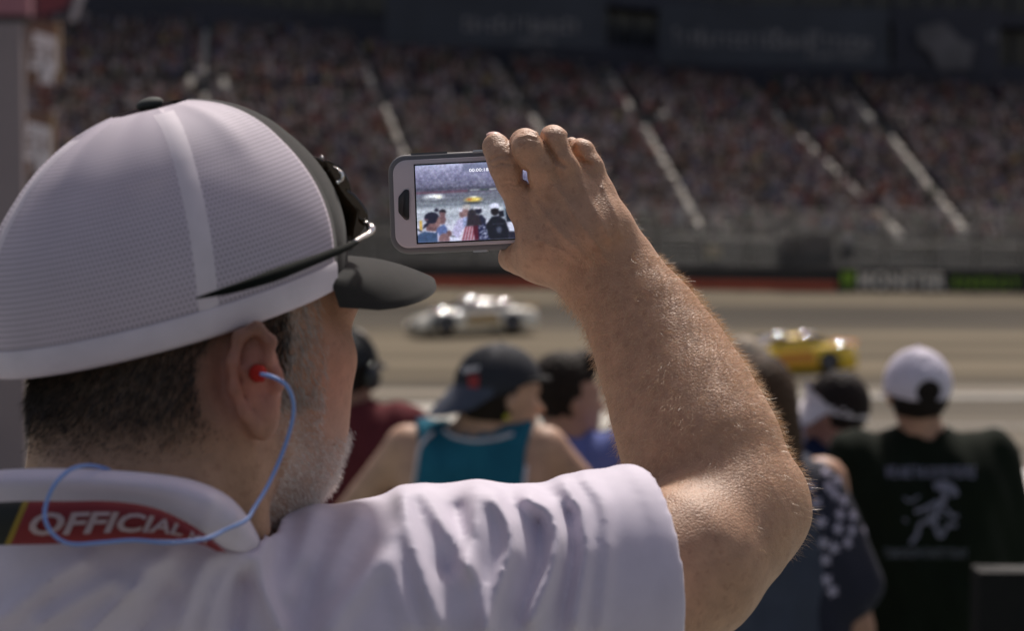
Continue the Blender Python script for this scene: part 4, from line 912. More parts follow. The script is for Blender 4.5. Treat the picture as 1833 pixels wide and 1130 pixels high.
for i, (x, y, t, v) in enumerate(seats):
    p = ST(t, v); p = p + np.array([0, 0, -.36]); stand_up = RNG.random() < .15; p[2] += .35 if stand_up else 0
    rz = math.atan2(p[0], p[1]) * -1 * 0 + RNG.normal() * .35; cn = CN[RNG.choice(len(CN), p=CW)]; sc_ = RNG.uniform(.84, .98)
    if i in single:
        o = bpy.data.objects.new('spectator', SPM); COL.objects.link(o); o.location = p; o.rotation_euler = (0, 0, rz); o.scale = (sc_, sc_, sc_)
        hk = RNG.choice(['dark', 'brown', 'fair', 'white', 'red'], p=[.4, .2, .12, .2, .08])
        for k, m in ((1, SM[cn]), (2, TR[RNG.integers(4)]), (3, HM_[hk])): o.material_slots[k].link = 'OBJECT'; o.material_slots[k].material = m
        tag(o, {'dark': 'dark-haired', 'brown': 'brown-haired', 'fair': 'fair-haired', 'white': 'white-capped', 'red': 'red-capped'}[hk] + f' spectator in a {cn} shirt sitting low in the far grandstand', 'person', near)
    else:
        c, s = math.cos(rz) * sc_, math.sin(rz) * sc_; R = np.array([[c, -s, 0], [s, c, 0], [0, 0, sc_]])
        V_.append(spV2 @ R.T + p); F_.append(spF2 + nv); nv += len(spV2)
        cc = np.array([skc, cols[cn], cols[['navy', 'tan', 'black', 'grey'][RNG.integers(4)]], hcs[RNG.choice(5, p=[.4, .2, .12, .2, .08])]]); C_.append(cc[z2])
obj('crowd', np.concatenate(V_), np.concatenate(F_), mat('crowd_cloth', (.2, .2, .2), .85, attr=True, var=.1, scale=3), col=np.concatenate(C_), kind='stuff')
print('crowd', len(seats), 'tri', 2 * sum(len(f) for f in F_))
# suites and fascia above the seats
suite = empty('suite_building', tuple(TT(1000)), 0, label='dark row of suites with faint banners above the far grandstand', cat='building')
M_FAS = mat('dark_fascia', (.034, .035, .048), .7, var=.3, scale=.15); M_SG = mat('suite_glass', (.012, .014, .02), .15, var=0)
def SU(t, z, off=0): p = TT(t); return np.array([p[0], p[1] + off, p[2] + z])
for z0, z1, o0, m, nm in ((-.4, 1.9, .6, M_FAS, 'parapet'), (1.9, 4.6, 2.6, M_SG, 'window_band'), (4.6, 5.6, .4, M_FAS, 'upper_fascia'), (5.6, 13, 3.0, M_SG, 'upper_window_band'), (13, 14, .5, M_FAS, 'roof_fascia')):
    obj(nm, MB().loft([[SU(t, z0, o0), SU(t, z1, o0), SU(t, z1, o0 + 3), SU(t, z0, o0 + 3)] for t in np.linspace(-500, 2850, 50)], True, False), None, m, suite, smooth=False)
M_MUL = mat('mullion', (.06, .06, .075), .6)
for t in range(-300, 2700, 60):
    a_ = SU(t, 1.9, 2.4); obj('mullion', MB().box(a_ + UPZ * 1.35, (.14, .14, 2.7)), None, M_MUL, suite, smooth=False)
    a_ = SU(t, 5.6, 2.8); obj('mullion', MB().box(a_ + UPZ * 3.7, (.14, .14, 7.4)), None, M_MUL, suite, smooth=False)
# faint banners with unreadable blurred lettering
def fbanner(x0, x1, ya, yb, D, tilt, rows, lab, colb=(.035, .042, .055)):
    e = empty('banner', tuple(P((x0 + x1) / 2, (ya + yb) / 2, D)), 0, label=lab, cat='banner')
    pt = lambda x, y, off=0: P(x, y + (x - x0) * tilt, D - off)
    obj('panel', MB().hexa([pt(x0, yb), pt(x1, yb), pt(x1, yb, -.2), pt(x0, yb, -.2), pt(x0, ya), pt(x1, ya), pt(x1, ya, -.2), pt(x0, ya, -.2)]), None, mat('banner_navy', colb, .7, var=.2, scale=.3), e, smooth=False)
    M_T = mat('faint_letter', (.22, .215, .22), .7, var=.15, scale=.5)
    for (a_, b_, y0, y1, cw) in rows:
        x = a_; lt = MB()
        while x < b_:
            w = cw * random.uniform(.5, .8); h = (y1 - y0) * (1.0 if random.random() < .3 else .7)
            for (u0, u1, w0, w1) in random.choice([((0, .3, 0, 1), (.3, 1, 0, .3), (.7, 1, 0, 1)), ((0, .3, 0, 1), (.3, 1, .7, 1), (.3, 1, 0, .25)), ((0, 1, .4, .65), (0, .3, 0, 1), (.7, 1, 0, 1)), ((.35, .65, 0, 1), (0, 1, .8, 1))]):
                lt.add([pt(x + w * u0, y1 - h * w0, .05), pt(x + w * u1, y1 - h * w0, .05), pt(x + w * u1, y1 - h * w1, .05), pt(x + w * u0, y1 - h * w1, .05)], [(0, 1, 2, 3)])
            x += cw
        obj('lettering', lt, None, M_T, e, smooth=False, kind='stuff')
    return e
fbanner(690, 1085, -30, 78, 137, .02, [(830, 1030, 26, 52, 15), (930, 990, 60, 74, 9)], 'dark hanging banner with two faint lines of lettering above the middle of the stand')
fbanner(1180, 1590, 5, 112, 141, .025, [(1205, 1560, 48, 80, 15), (1445, 1545, 84, 96, 9)], 'long dark navy banner with one faint line of lettering above the right stand')
fbanner(1600, 1790, 10, 124, 145, .02, [(1770, 1788, 50, 70, 9)], 'plain dark banner at the upper right with a pale emblem', (.03, .032, .045))
eb = MB()
for pl in ([(1640, 50), (1690, 38), (1720, 70), (1745, 78), (1735, 122), (1680, 125), (1665, 90), (1645, 80)],): eb.loft([[P(x, y, 144.5) for x, y in pl], [P(x, y, 144.8) for x, y in pl]], True, True)
obj('emblem', eb, None, mat('pale_emblem', (.12, .115, .12), .8, var=.3, scale=.5), [o for o in bpy.data.objects if o.name.startswith('banner') and o.get('label', '').startswith('plain')][0], smooth=False)
# pale square boards standing at the foot of the seats
for x0, x1, y0, y1, c, lb in ((1395, 1492, 408, 452, (.17, .155, .145), 'pale rectangular board behind the catch fence below the seats'), (1262, 1290, 440, 462, (.35, .29, .18), 'small yellowish box behind the catch fence'), (1508, 1530, 418, 440, (.34, .33, .33), 'small round pale lamp housing behind the catch fence')):
    Dq = 106; p0, p1 = P(x0, y1, Dq), P(x1, y0, Dq)
    obj('notice_board' if x1 - x0 > 60 else 'equipment_box', MB().box((p0 + p1) / 2, (p1[0] - p0[0], .3, p1[2] - p0[2])), None, mat('board', c, .8, var=.3, scale=1), smooth=False, label=lb, cat='board' if x1 - x0 > 60 else 'box')
# left: scoreboard pylon with signs
pyl = empty('sign_pylon', tuple(P(0, 330, 40)), 0, label='pale grey-pink pylon at the left edge of the picture', cat='pylon')
M_PYL = mat('pylon_grey', (.30, .25, .255), .6, var=.08, scale=.5); M_PK = mat('pylon_pink', (.40, .17, .20), .6, var=.08)
def pbox(x0, x1, y0, y1, D, dd): 
    a_, b_ = P(x0, y1, D), P(x1, y0, D); return MB().box(((a_ + b_) / 2 + CF * dd / 2), (b_[0] - a_[0], dd, b_[2] - a_[2]))
obj('column', pbox(-140, 44, 40, 923, 40, .25), None, M_PYL, pyl, smooth=False)
obj('head_panel', pbox(-140, 52, -80, 25, 39.8, .3), None, M_PK, pyl, smooth=False)
obj('dark_joint', pbox(-140, 50, 25, 40, 39.95, .2), None, M_DK, pyl, smooth=False)
M_SB = mat('sign_brown', (.22, .13, .09), .7, var=.1); M_SW = mat('sign_white', (.92, .88, .88), .6, var=.05); M_SGD = mat('sign_edge', (.38, .27, .14), .7)
for k, (dx, dy) in enumerate(((0, 0), (-10, 162))):
    e = empty('sign', tuple(P(75 + dx, 95 + dy, 46)), 0, label=('upper' if k == 0 else 'lower') + ' brown sign with white sideways letters beside the left pylon', cat='sign')
    Z = lambda X, Y: (X / 3.325 + dx, Y / 3.325 + dy)
    x0, y0 = Z(160, 130); x1, y1 = Z(355, 500)
    obj('panel', pbox(x0, x1, y0, y1, 46, .2), None, M_SB, e, smooth=False); xr0, _ = Z(318, 130)
    obj('edge_strip', pbox(xr0 + 5, x1, y0, y1 - 8, 45.96, .03), None, M_SGD, e, smooth=False)
    for pl in ([(200, 185), (335, 225), (335, 285), (195, 250)], [(240, 230), (275, 230), (275, 480), (232, 480)], [(195, 250), (245, 250), (245, 268), (190, 268)], [(188, 290), (245, 292), (245, 308), (188, 308)], [(185, 330), (245, 330), (245, 348), (185, 348)], [(180, 365), (340, 365), (340, 425), (180, 410)], [(305, 270), (335, 270), (335, 380), (305, 380)], [(232, 420), (320, 420), (315, 500), (232, 490)]):
        o_ = MB().loft([[P(*Z(x, y), 45.93) for x, y in pl], [P(*Z(x, y), 45.99) for x, y in pl]], True, True); obj('letter_stroke', o_, None, M_SW, e, smooth=False)
e = empty('pennant', tuple(P(110, 20, 45)), 0, label='dark red and white slanted pennant hanging above the brown signs at the upper left', cat='pennant')
obj('red_cloth', MB().loft([[P(x, y, 45) for x, y in ((62, -40), (150, -40), (118, 14), (66, 30))], [P(x, y, 45.1) for x, y in ((62, -40), (150, -40), (118, 14), (66, 30))]], True, True), None, mat('pennant_red', (.20, .05, .06), .8), e, smooth=False)
obj('white_edge', MB().loft([[P(x, y, 44.95) for x, y in ((140, -20), (158, -20), (136, 38), (122, 38))], [P(x, y, 45.02) for x, y in ((140, -20), (158, -20), (136, 38), (122, 38))]], True, True), None, mat('pennant_white', (.42, .38, .38), .8), e, smooth=False)
# light structure posts far left in the crowd
# ------------------------------------------------------------------ stock cars
def lathe(c, prof, ax, n=20):
    ax = np.array(ax, float); u = np.cross(ax, [0, 0, 1.0]); u /= np.linalg.norm(u); w = np.cross(ax, u)
    return MB().loft([[np.array(c) + ax * h + r * (math.cos(2 * math.pi * k / n) * u + math.sin(2 * math.pi * k / n) * w) for k in range(n)] for r, h in prof], True, True)
M_TYR = mat('tyre', (.02, .02, .02), .8, var=.05); M_RIM = mat('wheel_rim', (.25, .25, .26), .3, metal=.8, var=0); M_CG = mat('car_glass', (.012, .014, .018), .08, var=0, coat=1)
M_GLINT = mat('glint_strip_metal', (.9, .9, .9), .07, metal=1, var=0)  # mirror metal for the strips added to the cars to make glints
def stock_car(loc, rz, pitchx, mats, label, glint_strips):
    car = bpy.data.objects.new('race_car', None); COL.objects.link(car); car.location = loc; car.rotation_euler = (pitchx, 0, rz); tag(car, label, 'race car')
    MBODY, MTOP, MACC, MNOSE = mats
    # local: x forward, y left, z up; length 5.0, width 1.95
    X = [-2.5, -2.44, -2.2, -1.7, -1.1, -.4, .4, 1.0, 1.6, 2.1, 2.38, 2.5]
    ZT = [.72, .88, .93, .95, .96, .95, .93, .90, .84, .74, .60, .42]
    HW = [.86, .92, .96, .98, .98, .96, .96, .98, .98, .94, .84, .66]
    rings = []
    for x, zt, hw in zip(X, ZT, HW):
        zb = .12; pr_ = [(-hw + .03, zb), (-hw, zb + .12), (-hw - .01, .45), (-hw + .03, zt - .12), (-hw + .16, zt - .02), (-hw * .5, zt + .015), (0, zt + .03), (hw * .5, zt + .015), (hw - .16, zt - .02), (hw - .03, zt - .12), (hw + .01, .45), (hw, zb + .12), (hw - .03, zb)]
        rings.append([(x, a_, b_) for a_, b_ in pr_])
    bd = obj('body', MB().loft(rings, True, True), None, MBODY, car, local=True)
    gx_ = [-1.75, -1.05, -.75, .05, .35, 1.05]; gz = [.95, 1.24, 1.30, 1.30, 1.25, .93]; gw0 = [.78, .80, .82, .82, .82, .80]; gw1 = [.70, .60, .60, .58, .58, .72]
    obj('roof', MB().loft([[(x, -w0, .90), (x, -w0 * .96, .93 + (z - .93) * .4), (x, -w1, z - .05 if z > 1 else z), (x, -w1 * .6, z + .015), (x, 0, z + .03), (x, w1 * .6, z + .015), (x, w1, z - .05 if z > 1 else z), (x, w0 * .96, .93 + (z - .93) * .4), (x, w0, .90)] for x, z, w0, w1 in zip(gx_, gz, gw0, gw1)], True, True), None, MTOP, car, local=True)
    q = lambda pts, nm, m: obj(nm, MB().add(pts, [tuple(range(len(pts)))]), None, m, car, local=True, smooth=False)
    wsr = [[(1.08 - .02 * abs(y_) - .0, y_ * .72, .955), (.72 - .02 * abs(y_), y_ * .66, 1.125 + .02 * (1 - y_ * y_)), (.38, y_ * .57, 1.262 + .03 * (1 - y_ * y_))] for y_ in (-1, -.5, 0, .5, 1)]
    obj('windshield', MB().loft(wsr, False, False), None, M_CG, car, local=True)
    obj('rear_window', MB().loft([[(-1.74, y_ * .66, .975), (-1.4, y_ * .62, 1.13), (-1.08, y_ * .57, 1.272)] for y_ in (-1, -.5, 0, .5, 1)], False, False), None, M_CG, car, local=True)
    for s in (-1, 1):
        q([(.82, s * .815, .985), (.30, s * .70, 1.20), (-.35, s * .70, 1.215), (-.40, s * .825, .985)], 'side_window', M_CG)
        q([(-.50, s * .825, .985), (-.45, s * .70, 1.215), (-1.0, s * .70, 1.19), (-1.45, s * .80, .985)], 'quarter_window', M_CG)
        q([(.6, s * 1.0, .30), (.6, s * 1.0, .72), (-.7, s * 1.0, .78), (-.9, s * 1.0, .30)], 'door_panel', MACC)
        q([(2.2, s * .955, .25), (2.0, s * .975, .62), (1.75, s * 1.0, .60), (1.95, s * 1.0, .22)], 'front_graphic', MNOSE)
        for x_ in (-1.35, 1.42):
            w = obj('wheel', lathe((x_, s * .86, .34), [(.20, -.10), (.33, -.12), (.345, -.06), (.345, .10), (.33, .15), (.21, .16), (.20, .13)] if s > 0 else [(.20, .10), (.33, .12), (.345, .06), (.345, -.10), (.33, -.15), (.21, -.16), (.20, -.13)], (0, 1, 0)), None, M_TYR, car, local=True)
            r_ = obj('rim', lathe((x_, s * 1.0, .34), [(.20, -.02), (.20, .015), (.06, .0), (.05, .03)] if s > 0 else [(.20, .02), (.20, -.015), (.06, 0), (.05, -.03)], (0, 1, 0), 14), None, M_RIM, w, local=True)
            obj('wheel_arch', MB().loft([[(x_ + rr_ * math.cos(a_), s * 1.0, .34 + rr_ * math.sin(a_)) for rr_ in (.34, .42)] for a_ in np.linspace(-.25, math.pi + .25, 14)], False, False), None, mat('arch_black', (.01, .01, .01), .8, var=0), car, local=True, smooth=False)
    for (x_, y_, z_, ln_) in glint_strips:                               # bowed polished strips, no real car part, added to catch sun glints
        pts = [(x_ + ln_ * u, y_ - .05 * u * u, z_ - ln_ * ln_ * u * u / 17.0) for u in np.linspace(-1, 1, 13)]
        obj('added_glint_strip', MB().tube(pts, [.075 * (1 - .5 * abs(u) ** 3) * 1.3 for u in np.linspace(-1, 1, 13)], 20), None, M_GLINT, car, local=True)
    obj('spoiler', MB().hexa([(-2.46, -.80, .90), (-2.42, -.80, .90), (-2.42, .80, .90), (-2.46, .80, .90), (-2.58, -.80, 1.06), (-2.55, -.80, 1.06), (-2.55, .80, 1.06), (-2.58, .80, 1.06)]), None, MACC, car, local=True, smooth=False)
    obj('splitter', MB().box((2.36, 0, .10), (.40, 1.6, .04)), None, M_TYR, car, local=True, smooth=False)
    obj('grille', MB().box((2.475, 0, .34), (.06, .9, .16)), None, M_TYR, car, local=True, smooth=False)
    for s in (-1, 1): obj('headlight_decal', MB().sphere((2.36, s * .62, .52), (.10, .15, .05), 10, 6), None, mat('headlight', (.6, .6, .62), .1, var=0, coat=1), car, local=True)
    return car
cp = lambda n, c: mat(n, c, .25, var=.03, coat=1.0, coatr=.07)
c_w = cp('cream_paint', (.86, .83, .70)); c_k = cp('black_paint', (.025, .022, .03)); c_y = cp('yellow_paint', (.95, .64, .005)); c_o = cp('orange_paint', (.75, .30, .02)); c_r = cp('red_paint', (.45, .04, .02)); c_t = cp('tan_paint', (.42, .28, .12)); c_g = cp('pale_paint', (.75, .72, .68))
def onT(px, py, D):
    return P(px, py, D)
bank = .07
stock_car(onT(845, 596, 84.5), math.pi + math.radians(22), bank, (c_w, c_g, c_t, c_k), 'cream and white stock car with a dark nose at the left', [(1.5, .80, .845, .55), (.3, .60, 1.28, .42), (-1.1, .68, 1.18, .35)])
stock_car(onT(1396, 668, 72.0), math.pi + math.radians(22), bank * .4, (c_y, c_y, c_o, c_r), 'yellow stock car with orange doors and red nose running on the near lane', [(.32, .60, 1.28, .3), (-.72, .62, 1.27, .3), (-1.95, .84, .92, .35)])
# ------------------------------------------------------------------ platform the spectators stand on
PZ = 3.78
M_PLT = mat('platform_concrete', (.20, .23, .215), .9, var=.2, scale=3, bump=.3)
pf = MB().box((0, 6.6, PZ - .15), (24, 5.6, .3)).box((0, 1.9, FLOOR - .3), (24, 3.8, .6)).box((0, 6.6, (PZ - .3) / 2 - .15), (23.4, 5.0, PZ - .33)).box((0, 1.9, (FLOOR - .6) / 2), (23.4, 3.4, FLOOR - .63))
obj('viewing_platform', pf, None, M_PLT, kind='structure', smooth=False)
from mathutils.bvhtree import BVHTree
def bvh(o):
    M = wmat(o); vs = [M @ v.co for v in o.data.vertices]; return BVHTree.FromPolygons(vs, [tuple(p.vertices) for p in o.data.polygons])
def drape(tree, px, py, lift=.003):
    """the point of a garment's surface that the photograph shows at (px, py)"""
    r = P(px, py, 1.0) - CC; hit, n, _, _ = tree.ray_cast(Vector(CC), Vector(r))
    if hit is None: return None, None
    if n.dot(Vector(CC) - hit) < 0: n = -n
    return np.array(hit) + np.array(n) * lift, np.array(n)
def rz(a): c, s = math.cos(a), math.sin(a); return np.array([[c, -s, 0], [s, c, 0], [0, 0, 1.0]])   # a: turned towards the right
def make_fan(label, px, py, D, yaw=0, hyaw=0, sw=.185, skin=(.42, .24, .16), hair=(.02, .014, .01), shirt=(.1, .1, .1), kind='tee', pants=(.03, .035, .05), arms=None, extra=None, hairkind='short', chest=.12, group=None, hpitch=0, hscale=1.0, bx=None, neck=None, hat=False):
    top = P(px, py, D); Hh = top[2] - PZ; o0 = np.array([(top if bx is None else P(bx, py, D))[0], top[1], PZ]); T = rz(yaw); HT = rz(hyaw)
    L = lambda x, y, z: o0 + np.array([x, y, 0]) @ T + np.array([0, 0, z])
    hc = top - np.array([0, 0, .125 * hscale]); hx, hy_ = HT[0], HT[1]
    cpi, spi = math.cos(hpitch), math.sin(hpitch); hyv = hy_ * cpi + np.array([0, 0, 1]) * spi; hz = np.cross(hx, hyv)
    HD = lambda x, y, z: hc + (hx * x + hyv * y + hz * z) * hscale
    HR_ = np.stack([hx, hyv, hz])
    per = empty('person', tuple(o0), 0, label=label, cat='person', group=group)
    shz, hip, kn = (Hh * .835 if neck is None else Hh - neck), Hh * .53, Hh * .285
    arms = arms or {-1: [(-sw - .09, .02, Hh * .63), (-.10, .26, Hh * .62)], 1: [(sw + .09, .02, Hh * .63), (.10, .26, Hh * .62)]}
    S = hscale
    def f_h(Q):
        d = ell(Q, HD(0, -.012, .02), (.076 * S, .095 * S, .105 * S), HR_); d = smin(d, ell(Q, HD(0, .035, -.045), (.056 * S, .058 * S, .07 * S), HR_), .03)
        d = smin(d, cone(Q, HD(0, .088, -.01), HD(0, .112, -.038), .009, .013), .012); d = smin(d, cone(Q, HD(-.012, .088, -.066), HD(.012, .088, -.066), .012, .012), .012)
        d = smin(d, cone(Q, HD(-.01, .078, -.098), HD(.01, .078, -.098), .018, .018), .015); d = smin(d, cone(Q, HD(-.03, .078, .018), HD(.03, .078, .018), .016, .016), .012)
        for s in (-1, 1): d = smin(d, ell(Q, HD(s * .080, -.006, -.018), (.010, .018, .031), HR_), .008)
        return smin(d, cone(Q, HD(0, -.025, -.06), L((hc - o0) @ T[0] * .4, -.01, shz + .02), .056, .062), .03)
    def f_t(Q, inf=0):
        d = cone(Q, L(-sw + .01, 0, shz - .03), L(sw - .01, 0, shz - .03), .062 + inf, .062 + inf)
        for s in (-1, 1):
            d = smin(d, cone(Q, L(s * sw * .5, 0, shz - .13), L(s * .075, .0, hip + .12), chest + inf, chest * .96 + inf), .06)
        d = smin(d, cone(Q, L(0, 0, shz - .02), L(0, 0, shz + .05), .09 + inf, .06 + inf), .04)
        return smin(d, cone(Q, L(-.07, 0, hip), L(.07, 0, hip), .12 + inf, .12 + inf), .06)
    def f_a(Q, s, inf=0, t=1.0):
        sh = L(s * sw, 0, shz - .03); el, wr = [L(*a) for a in arms[s]]
        if t < 1: e = sh + (el - sh) * t; return cone(Q, sh, e, .060 + inf, .055 + inf)
        d = smin(cone(Q, sh, el, .054, .042), cone(Q, el, wr, .042, .029), .01)
        hd = wr + (wr - el) / np.linalg.norm(wr - el) * .07; d = smin(d, cone(Q, wr, hd, .030, .036), .015)
        nx = np.cross(wr - el, [0, 0, 1.0]); nx /= np.linalg.norm(nx) + 1e-6; fd = (wr - el) / np.linalg.norm(wr - el)
        for k in range(4): b = hd + nx * (-.027 + .018 * k); d = smin(d, cone(Q, b, b + fd * (.075, .085, .08, .06)[k] * .6 - np.array([0, 0, .03]), .010, .009), .006)
        return smin(d, cone(Q, wr + nx * .02, wr + nx * .05 + fd * .06, .013, .011), .01)
    def f_l(Q, inf=0, lim=.1):
        d = None
        for s in (-1, 1):
            e = cone(Q, L(s * .09, 0, hip), L(s * .11, .01, kn), .088 + inf, .056 + inf); e = smin(e, cone(Q, L(s * .11, .01, kn), L(s * .12, -.01, lim), .056 + inf, .042 + inf), .02); d = e if d is None else smin(d, e, .03)
        return d
    def f_all(Q):
        d = smin(f_h(Q), f_t(Q, -.006), .02)
        for s in (-1, 1): d = smin(d, f_a(Q, s), .03)
        return smin(d, f_l(Q, 0, .08), .05)
    lo = o0 + np.array([-.62, -.62, -.02]); hi = o0 + np.array([.62, .62, Hh + .05])
    v, f = polygonize(f_all, lo, hi, .0125)
    obj('body', v, f, mat('fan_skin', skin, .55, var=.15, scale=25, spec=.4), per)
    v, f = polygonize(lambda Q: np.maximum(np.maximum(smin(cone(Q, L(-.07, 0, hip), L(.07, 0, hip), .135, .135), f_l(Q, .018, .12), .05), Q[:, 2] - o0[2] - hip - .08), o0[2] + .07 - Q[:, 2]), lo, hi, .02)
    obj('trousers', v, f, mat('fan_trousers', pants, .85, var=.15), per)
    for s in (-1, 1): obj('shoe', MB().sphere(L(s * .12, .05, .045), (.045, .125, .045), 12, 7, T.T), None, mat('fan_shoe', (.05, .05, .055), .6), per)
    def f_s(Q):
        d = f_t(Q, .012)
        if kind in ('tee', 'cape'):
            for s in (-1, 1): d = smin(d, f_a(Q, s, .016 if kind == 'tee' else .03, .80 if kind == 'tee' else .97), .05)
        wob = .006 * np.sin(Q[:, 0] * 34 + Q[:, 2] * 9) * np.sin(Q[:, 2] * 21 - Q[:, 0] * 12) + .003 * np.sin(Q[:, 0] * 80 + Q[:, 2] * 30)
        d = d - wob
        d = np.maximum(d, o0[2] + hip - .10 - Q[:, 2])
        d = np.maximum(d, -(cone(Q, L(0, .0, shz + .02), L(0, 0, shz + .3), .068 if kind != 'tank' else .082, .09)))
        if kind == 'tank':
            for s in (-1, 1): d = np.maximum(d, -ell(Q, L(s * (sw + .028), 0, shz - .08), (.088, .3, .17), T))
        return d
    v, f = polygonize(f_s, lo, hi, .0115); v = relax(v, f, 2)
    M_S = mat('fan_shirt', shirt, .88, var=.12, scale=12, bump=.2, bdist=.002, bscale=120, spec=.12)
    sh = obj({'tee': 't_shirt', 'tank': 'tank_top', 'cape': 'shawl'}[kind], v, f, M_S, per)
    M_H = mat('fan_hair', hair, .6, var=.35, scale=60, bump=.8, bdist=.01, bscale=90, spec=.12)
    def f_hair(Q):
        d = ell(Q, HD(0, -.020, .026), (.086 * S, .104 * S, .110 * S), HR_)
        if hat: d = smin(d, ell(Q, HD(0, -.030, -.032), (.080 * S, .078 * S, .060 * S), HR_), .02)
        if hairkind == 'long':
            d = smin(d, cone(Q, HD(0, -.05, -.02), HD(.0, -.085, -.25), .085, .075), .04); d = smin(d, cone(Q, HD(.05, -.05, -.08), HD(.07, -.06, -.30), .05, .035), .04)
        if hairkind == 'bun': d = smin(d, ell(Q, HD(0, -.10, .03), (.05, .045, .05), HR_), .02)
        if hairkind == 'quiff': d = smin(d, cone(Q, HD(-.03, .055, .105), HD(.03, .065, .108), .034, .030), .03)
        d = d + .004 * np.sin(Q[:, 0] * 150) * np.sin(Q[:, 1] * 130 + Q[:, 2] * 170)
        y = (Q - hc) @ hyv; z = (Q - hc) @ hz
        if hat: d = np.maximum(d + .003, z - .042)
        d = np.maximum(d, np.minimum(y - .012 + np.clip(-z, 0, 1) * .25, (.052 - z) if hairkind != 'long' else (.052 - z)))
        return d if hairkind == 'long' else np.maximum(d, -.078 - z)
    v, f = polygonize(f_hair, hc - .42, hc + .25, .0085); obj('hair', v, f, M_H, per)
    return per, sh, L, HD, HR_, hc
def cap_on(per, HD, HR_, colr, R=(.093, .108, .10), brim=1, cut=.030, up=.028, opening=False, name='cap', bcol=None, blen=.075, S=1.0, drop=.35):
    """brim: +1 forwards, -1 backwards"""
    m = mat('fan_cap', colr, .8, var=.08, scale=50, bump=.2, bdist=.001, bscale=600)
    hyv, hz, hx = HR_[1], HR_[2], HR_[0]; c = HD(0, -.012, up); R = tuple(r * S for r in R); cut *= S; up *= S; blen *= S
    def f(Q):
        d = ell(Q, c, R, HR_); z = (Q - c) @ hz; y = (Q - c) @ hyv
        d = np.maximum(d, -z + (cut - up) + y * (.18 if brim > 0 else .42) - .004); d = np.maximum(d, -ell(Q, c, (R[0] - .006, R[1] - .006, R[2] - .006), HR_))
        if opening: d = np.maximum(d, -ell(Q, c - hyv * brim * R[1] + hz * (-.012), (.036, .06, .034), HR_))
        return d
    v, fc = polygonize(f, c - .14, c + .14, .0052); o = obj(name, v, fc, m, per)
    obj('button', MB().sphere(c + hz * (R[2] + .001), (.008, .008, .005), 8, 5), None, m, o)
    rows = []
    for j in range(9):
        s = j / 8; r = []
        for k in range(21):
            t = -1 + k / 10; ph = t * math.radians(64); a = blen * (1 - abs(t) ** 2.4) ** .6 * s
            r.append(c + hx * (R[0] * math.sin(ph)) + hyv * brim * (R[1] * math.cos(ph) * .98 + a) + hz * (cut - up + .004 - drop * a - .022 * t * t * s + .018 * brim * 0))
        rows.append(r)
    b2 = MB().loft(rows, False, False); b2.loft([[p - hz * .003 for p in r] for r in rows], False, False)
    obj('brim', b2, None, mat('fan_brim', bcol or colr, .8), o); return o, m, c
def tube_on(tree, pts, r, name, m, parent, lift=.003):
    out = [drape(tree, *p, lift)[0] for p in smooth_curve(pts, 5)]; out = [p for p in out if p is not None]
    if len(out) > 2: obj(name, MB().tube(out, r, 6), None, m, parent)

# 1 maroon shirt, dark headwear and ear defenders
p1, s1, L1_, HD1, HR1, hc1 = make_fan('person in maroon shirt, dark cap and ear defenders behind the phone holder', 628, 597, 7.3, yaw=.15, hyaw=.55, hat=True, shirt=(.12, .026, .03), skin=(.28, .15, .10), sw=.19, chest=.14)
cap_on(p1, HD1, HR1, (.018, .02, .022), R=(.095, .112, .103))
ed = bpy.data.objects.new('ear_defenders', None); COL.objects.link(ed); ed.location = tuple(hc1); tag(ed, 'black ear defenders worn over the dark cap of the maroon-shirted person', 'ear defenders')
M_EB = mat('defender_black', (.012, .012, .012), .35, var=.05, coat=.4)
for s in (-1, 1): obj('ear_cup', MB().sphere(HD1(s * .098, -.01, -.02), (.026, .036, .048), 14, 9, HR1.T), None, M_EB, ed)
obj('headband', MB().tube([HD1(.112 * math.sin(a), -.01, .02 + .118 * math.cos(a)) for a in np.linspace(-1.6, 1.6, 17)], .008, 8), None, M_EB, ed)
# 2 tank top and backward cap
p2, s2, L2_, HD2, HR2, hc2 = make_fan('man in a teal tank top and backward dark cap looking right', 899, 616, 6.1, bx=852, hscale=1.14, neck=.265, yaw=.10, hyaw=1.18, hat=True, shirt=(.018, .125, .185), kind='tank', skin=(.50, .30, .20), sw=.205, chest=.135, hpitch=-.08,
    arms={-1: [(-.40, .06, 1.27), (-.30, .32, 1.20)], 1: [(.38, .06, 1.30), (.26, .30, 1.20)]})
o, m, c = cap_on(p2, HD2, HR2, (.016, .018, .026), R=(.096, .114, .104), brim=-1, cut=.016, up=.022, bcol=(.05, .06, .09), blen=.07, S=1.14, drop=1.15)
M_PR = mat('patch_red', (.30, .03, .03), .8); M_PW = mat('patch_white', (.55, .52, .52), .8)
t2 = bvh(o)
def patch_on(tree, poly, m, name, parent, lift=.002, n=4):
    mb = MB(); P4 = [np.array(p, float) for p in poly]; rows = []
    for j in range(n + 1):
        a, b_ = P4[0] + (P4[3] - P4[0]) * j / n, P4[1] + (P4[2] - P4[1]) * j / n
        r = [drape(tree, *(a + (b_ - a) * k / n), lift)[0] for k in range(n + 1)]
        if any(x is None for x in r): continue
        rows.append(r)
    if len(rows) > 1: obj(name, MB().loft(rows, False, False), None, m, parent)
patch_on(t2, [(838, 672), (858, 672), (856, 706), (840, 700)], M_PR, 'cap_patch', p2)
patch_on(t2, [(828, 660), (858, 655), (858, 663), (829, 668)], M_PW, 'cap_patch', p2)
ts = bvh(s2); M_TRIM = mat('white_trim', (.62, .58, .62), .8)
tube_on(ts, [(775, 776), (760, 790), (747, 815), (740, 850), (738, 900)], .0055, 'trim', M_TRIM, p2)
tube_on(ts, [(953, 796), (943, 812), (939, 845), (938, 880)], .0055, 'trim', M_TRIM, p2)
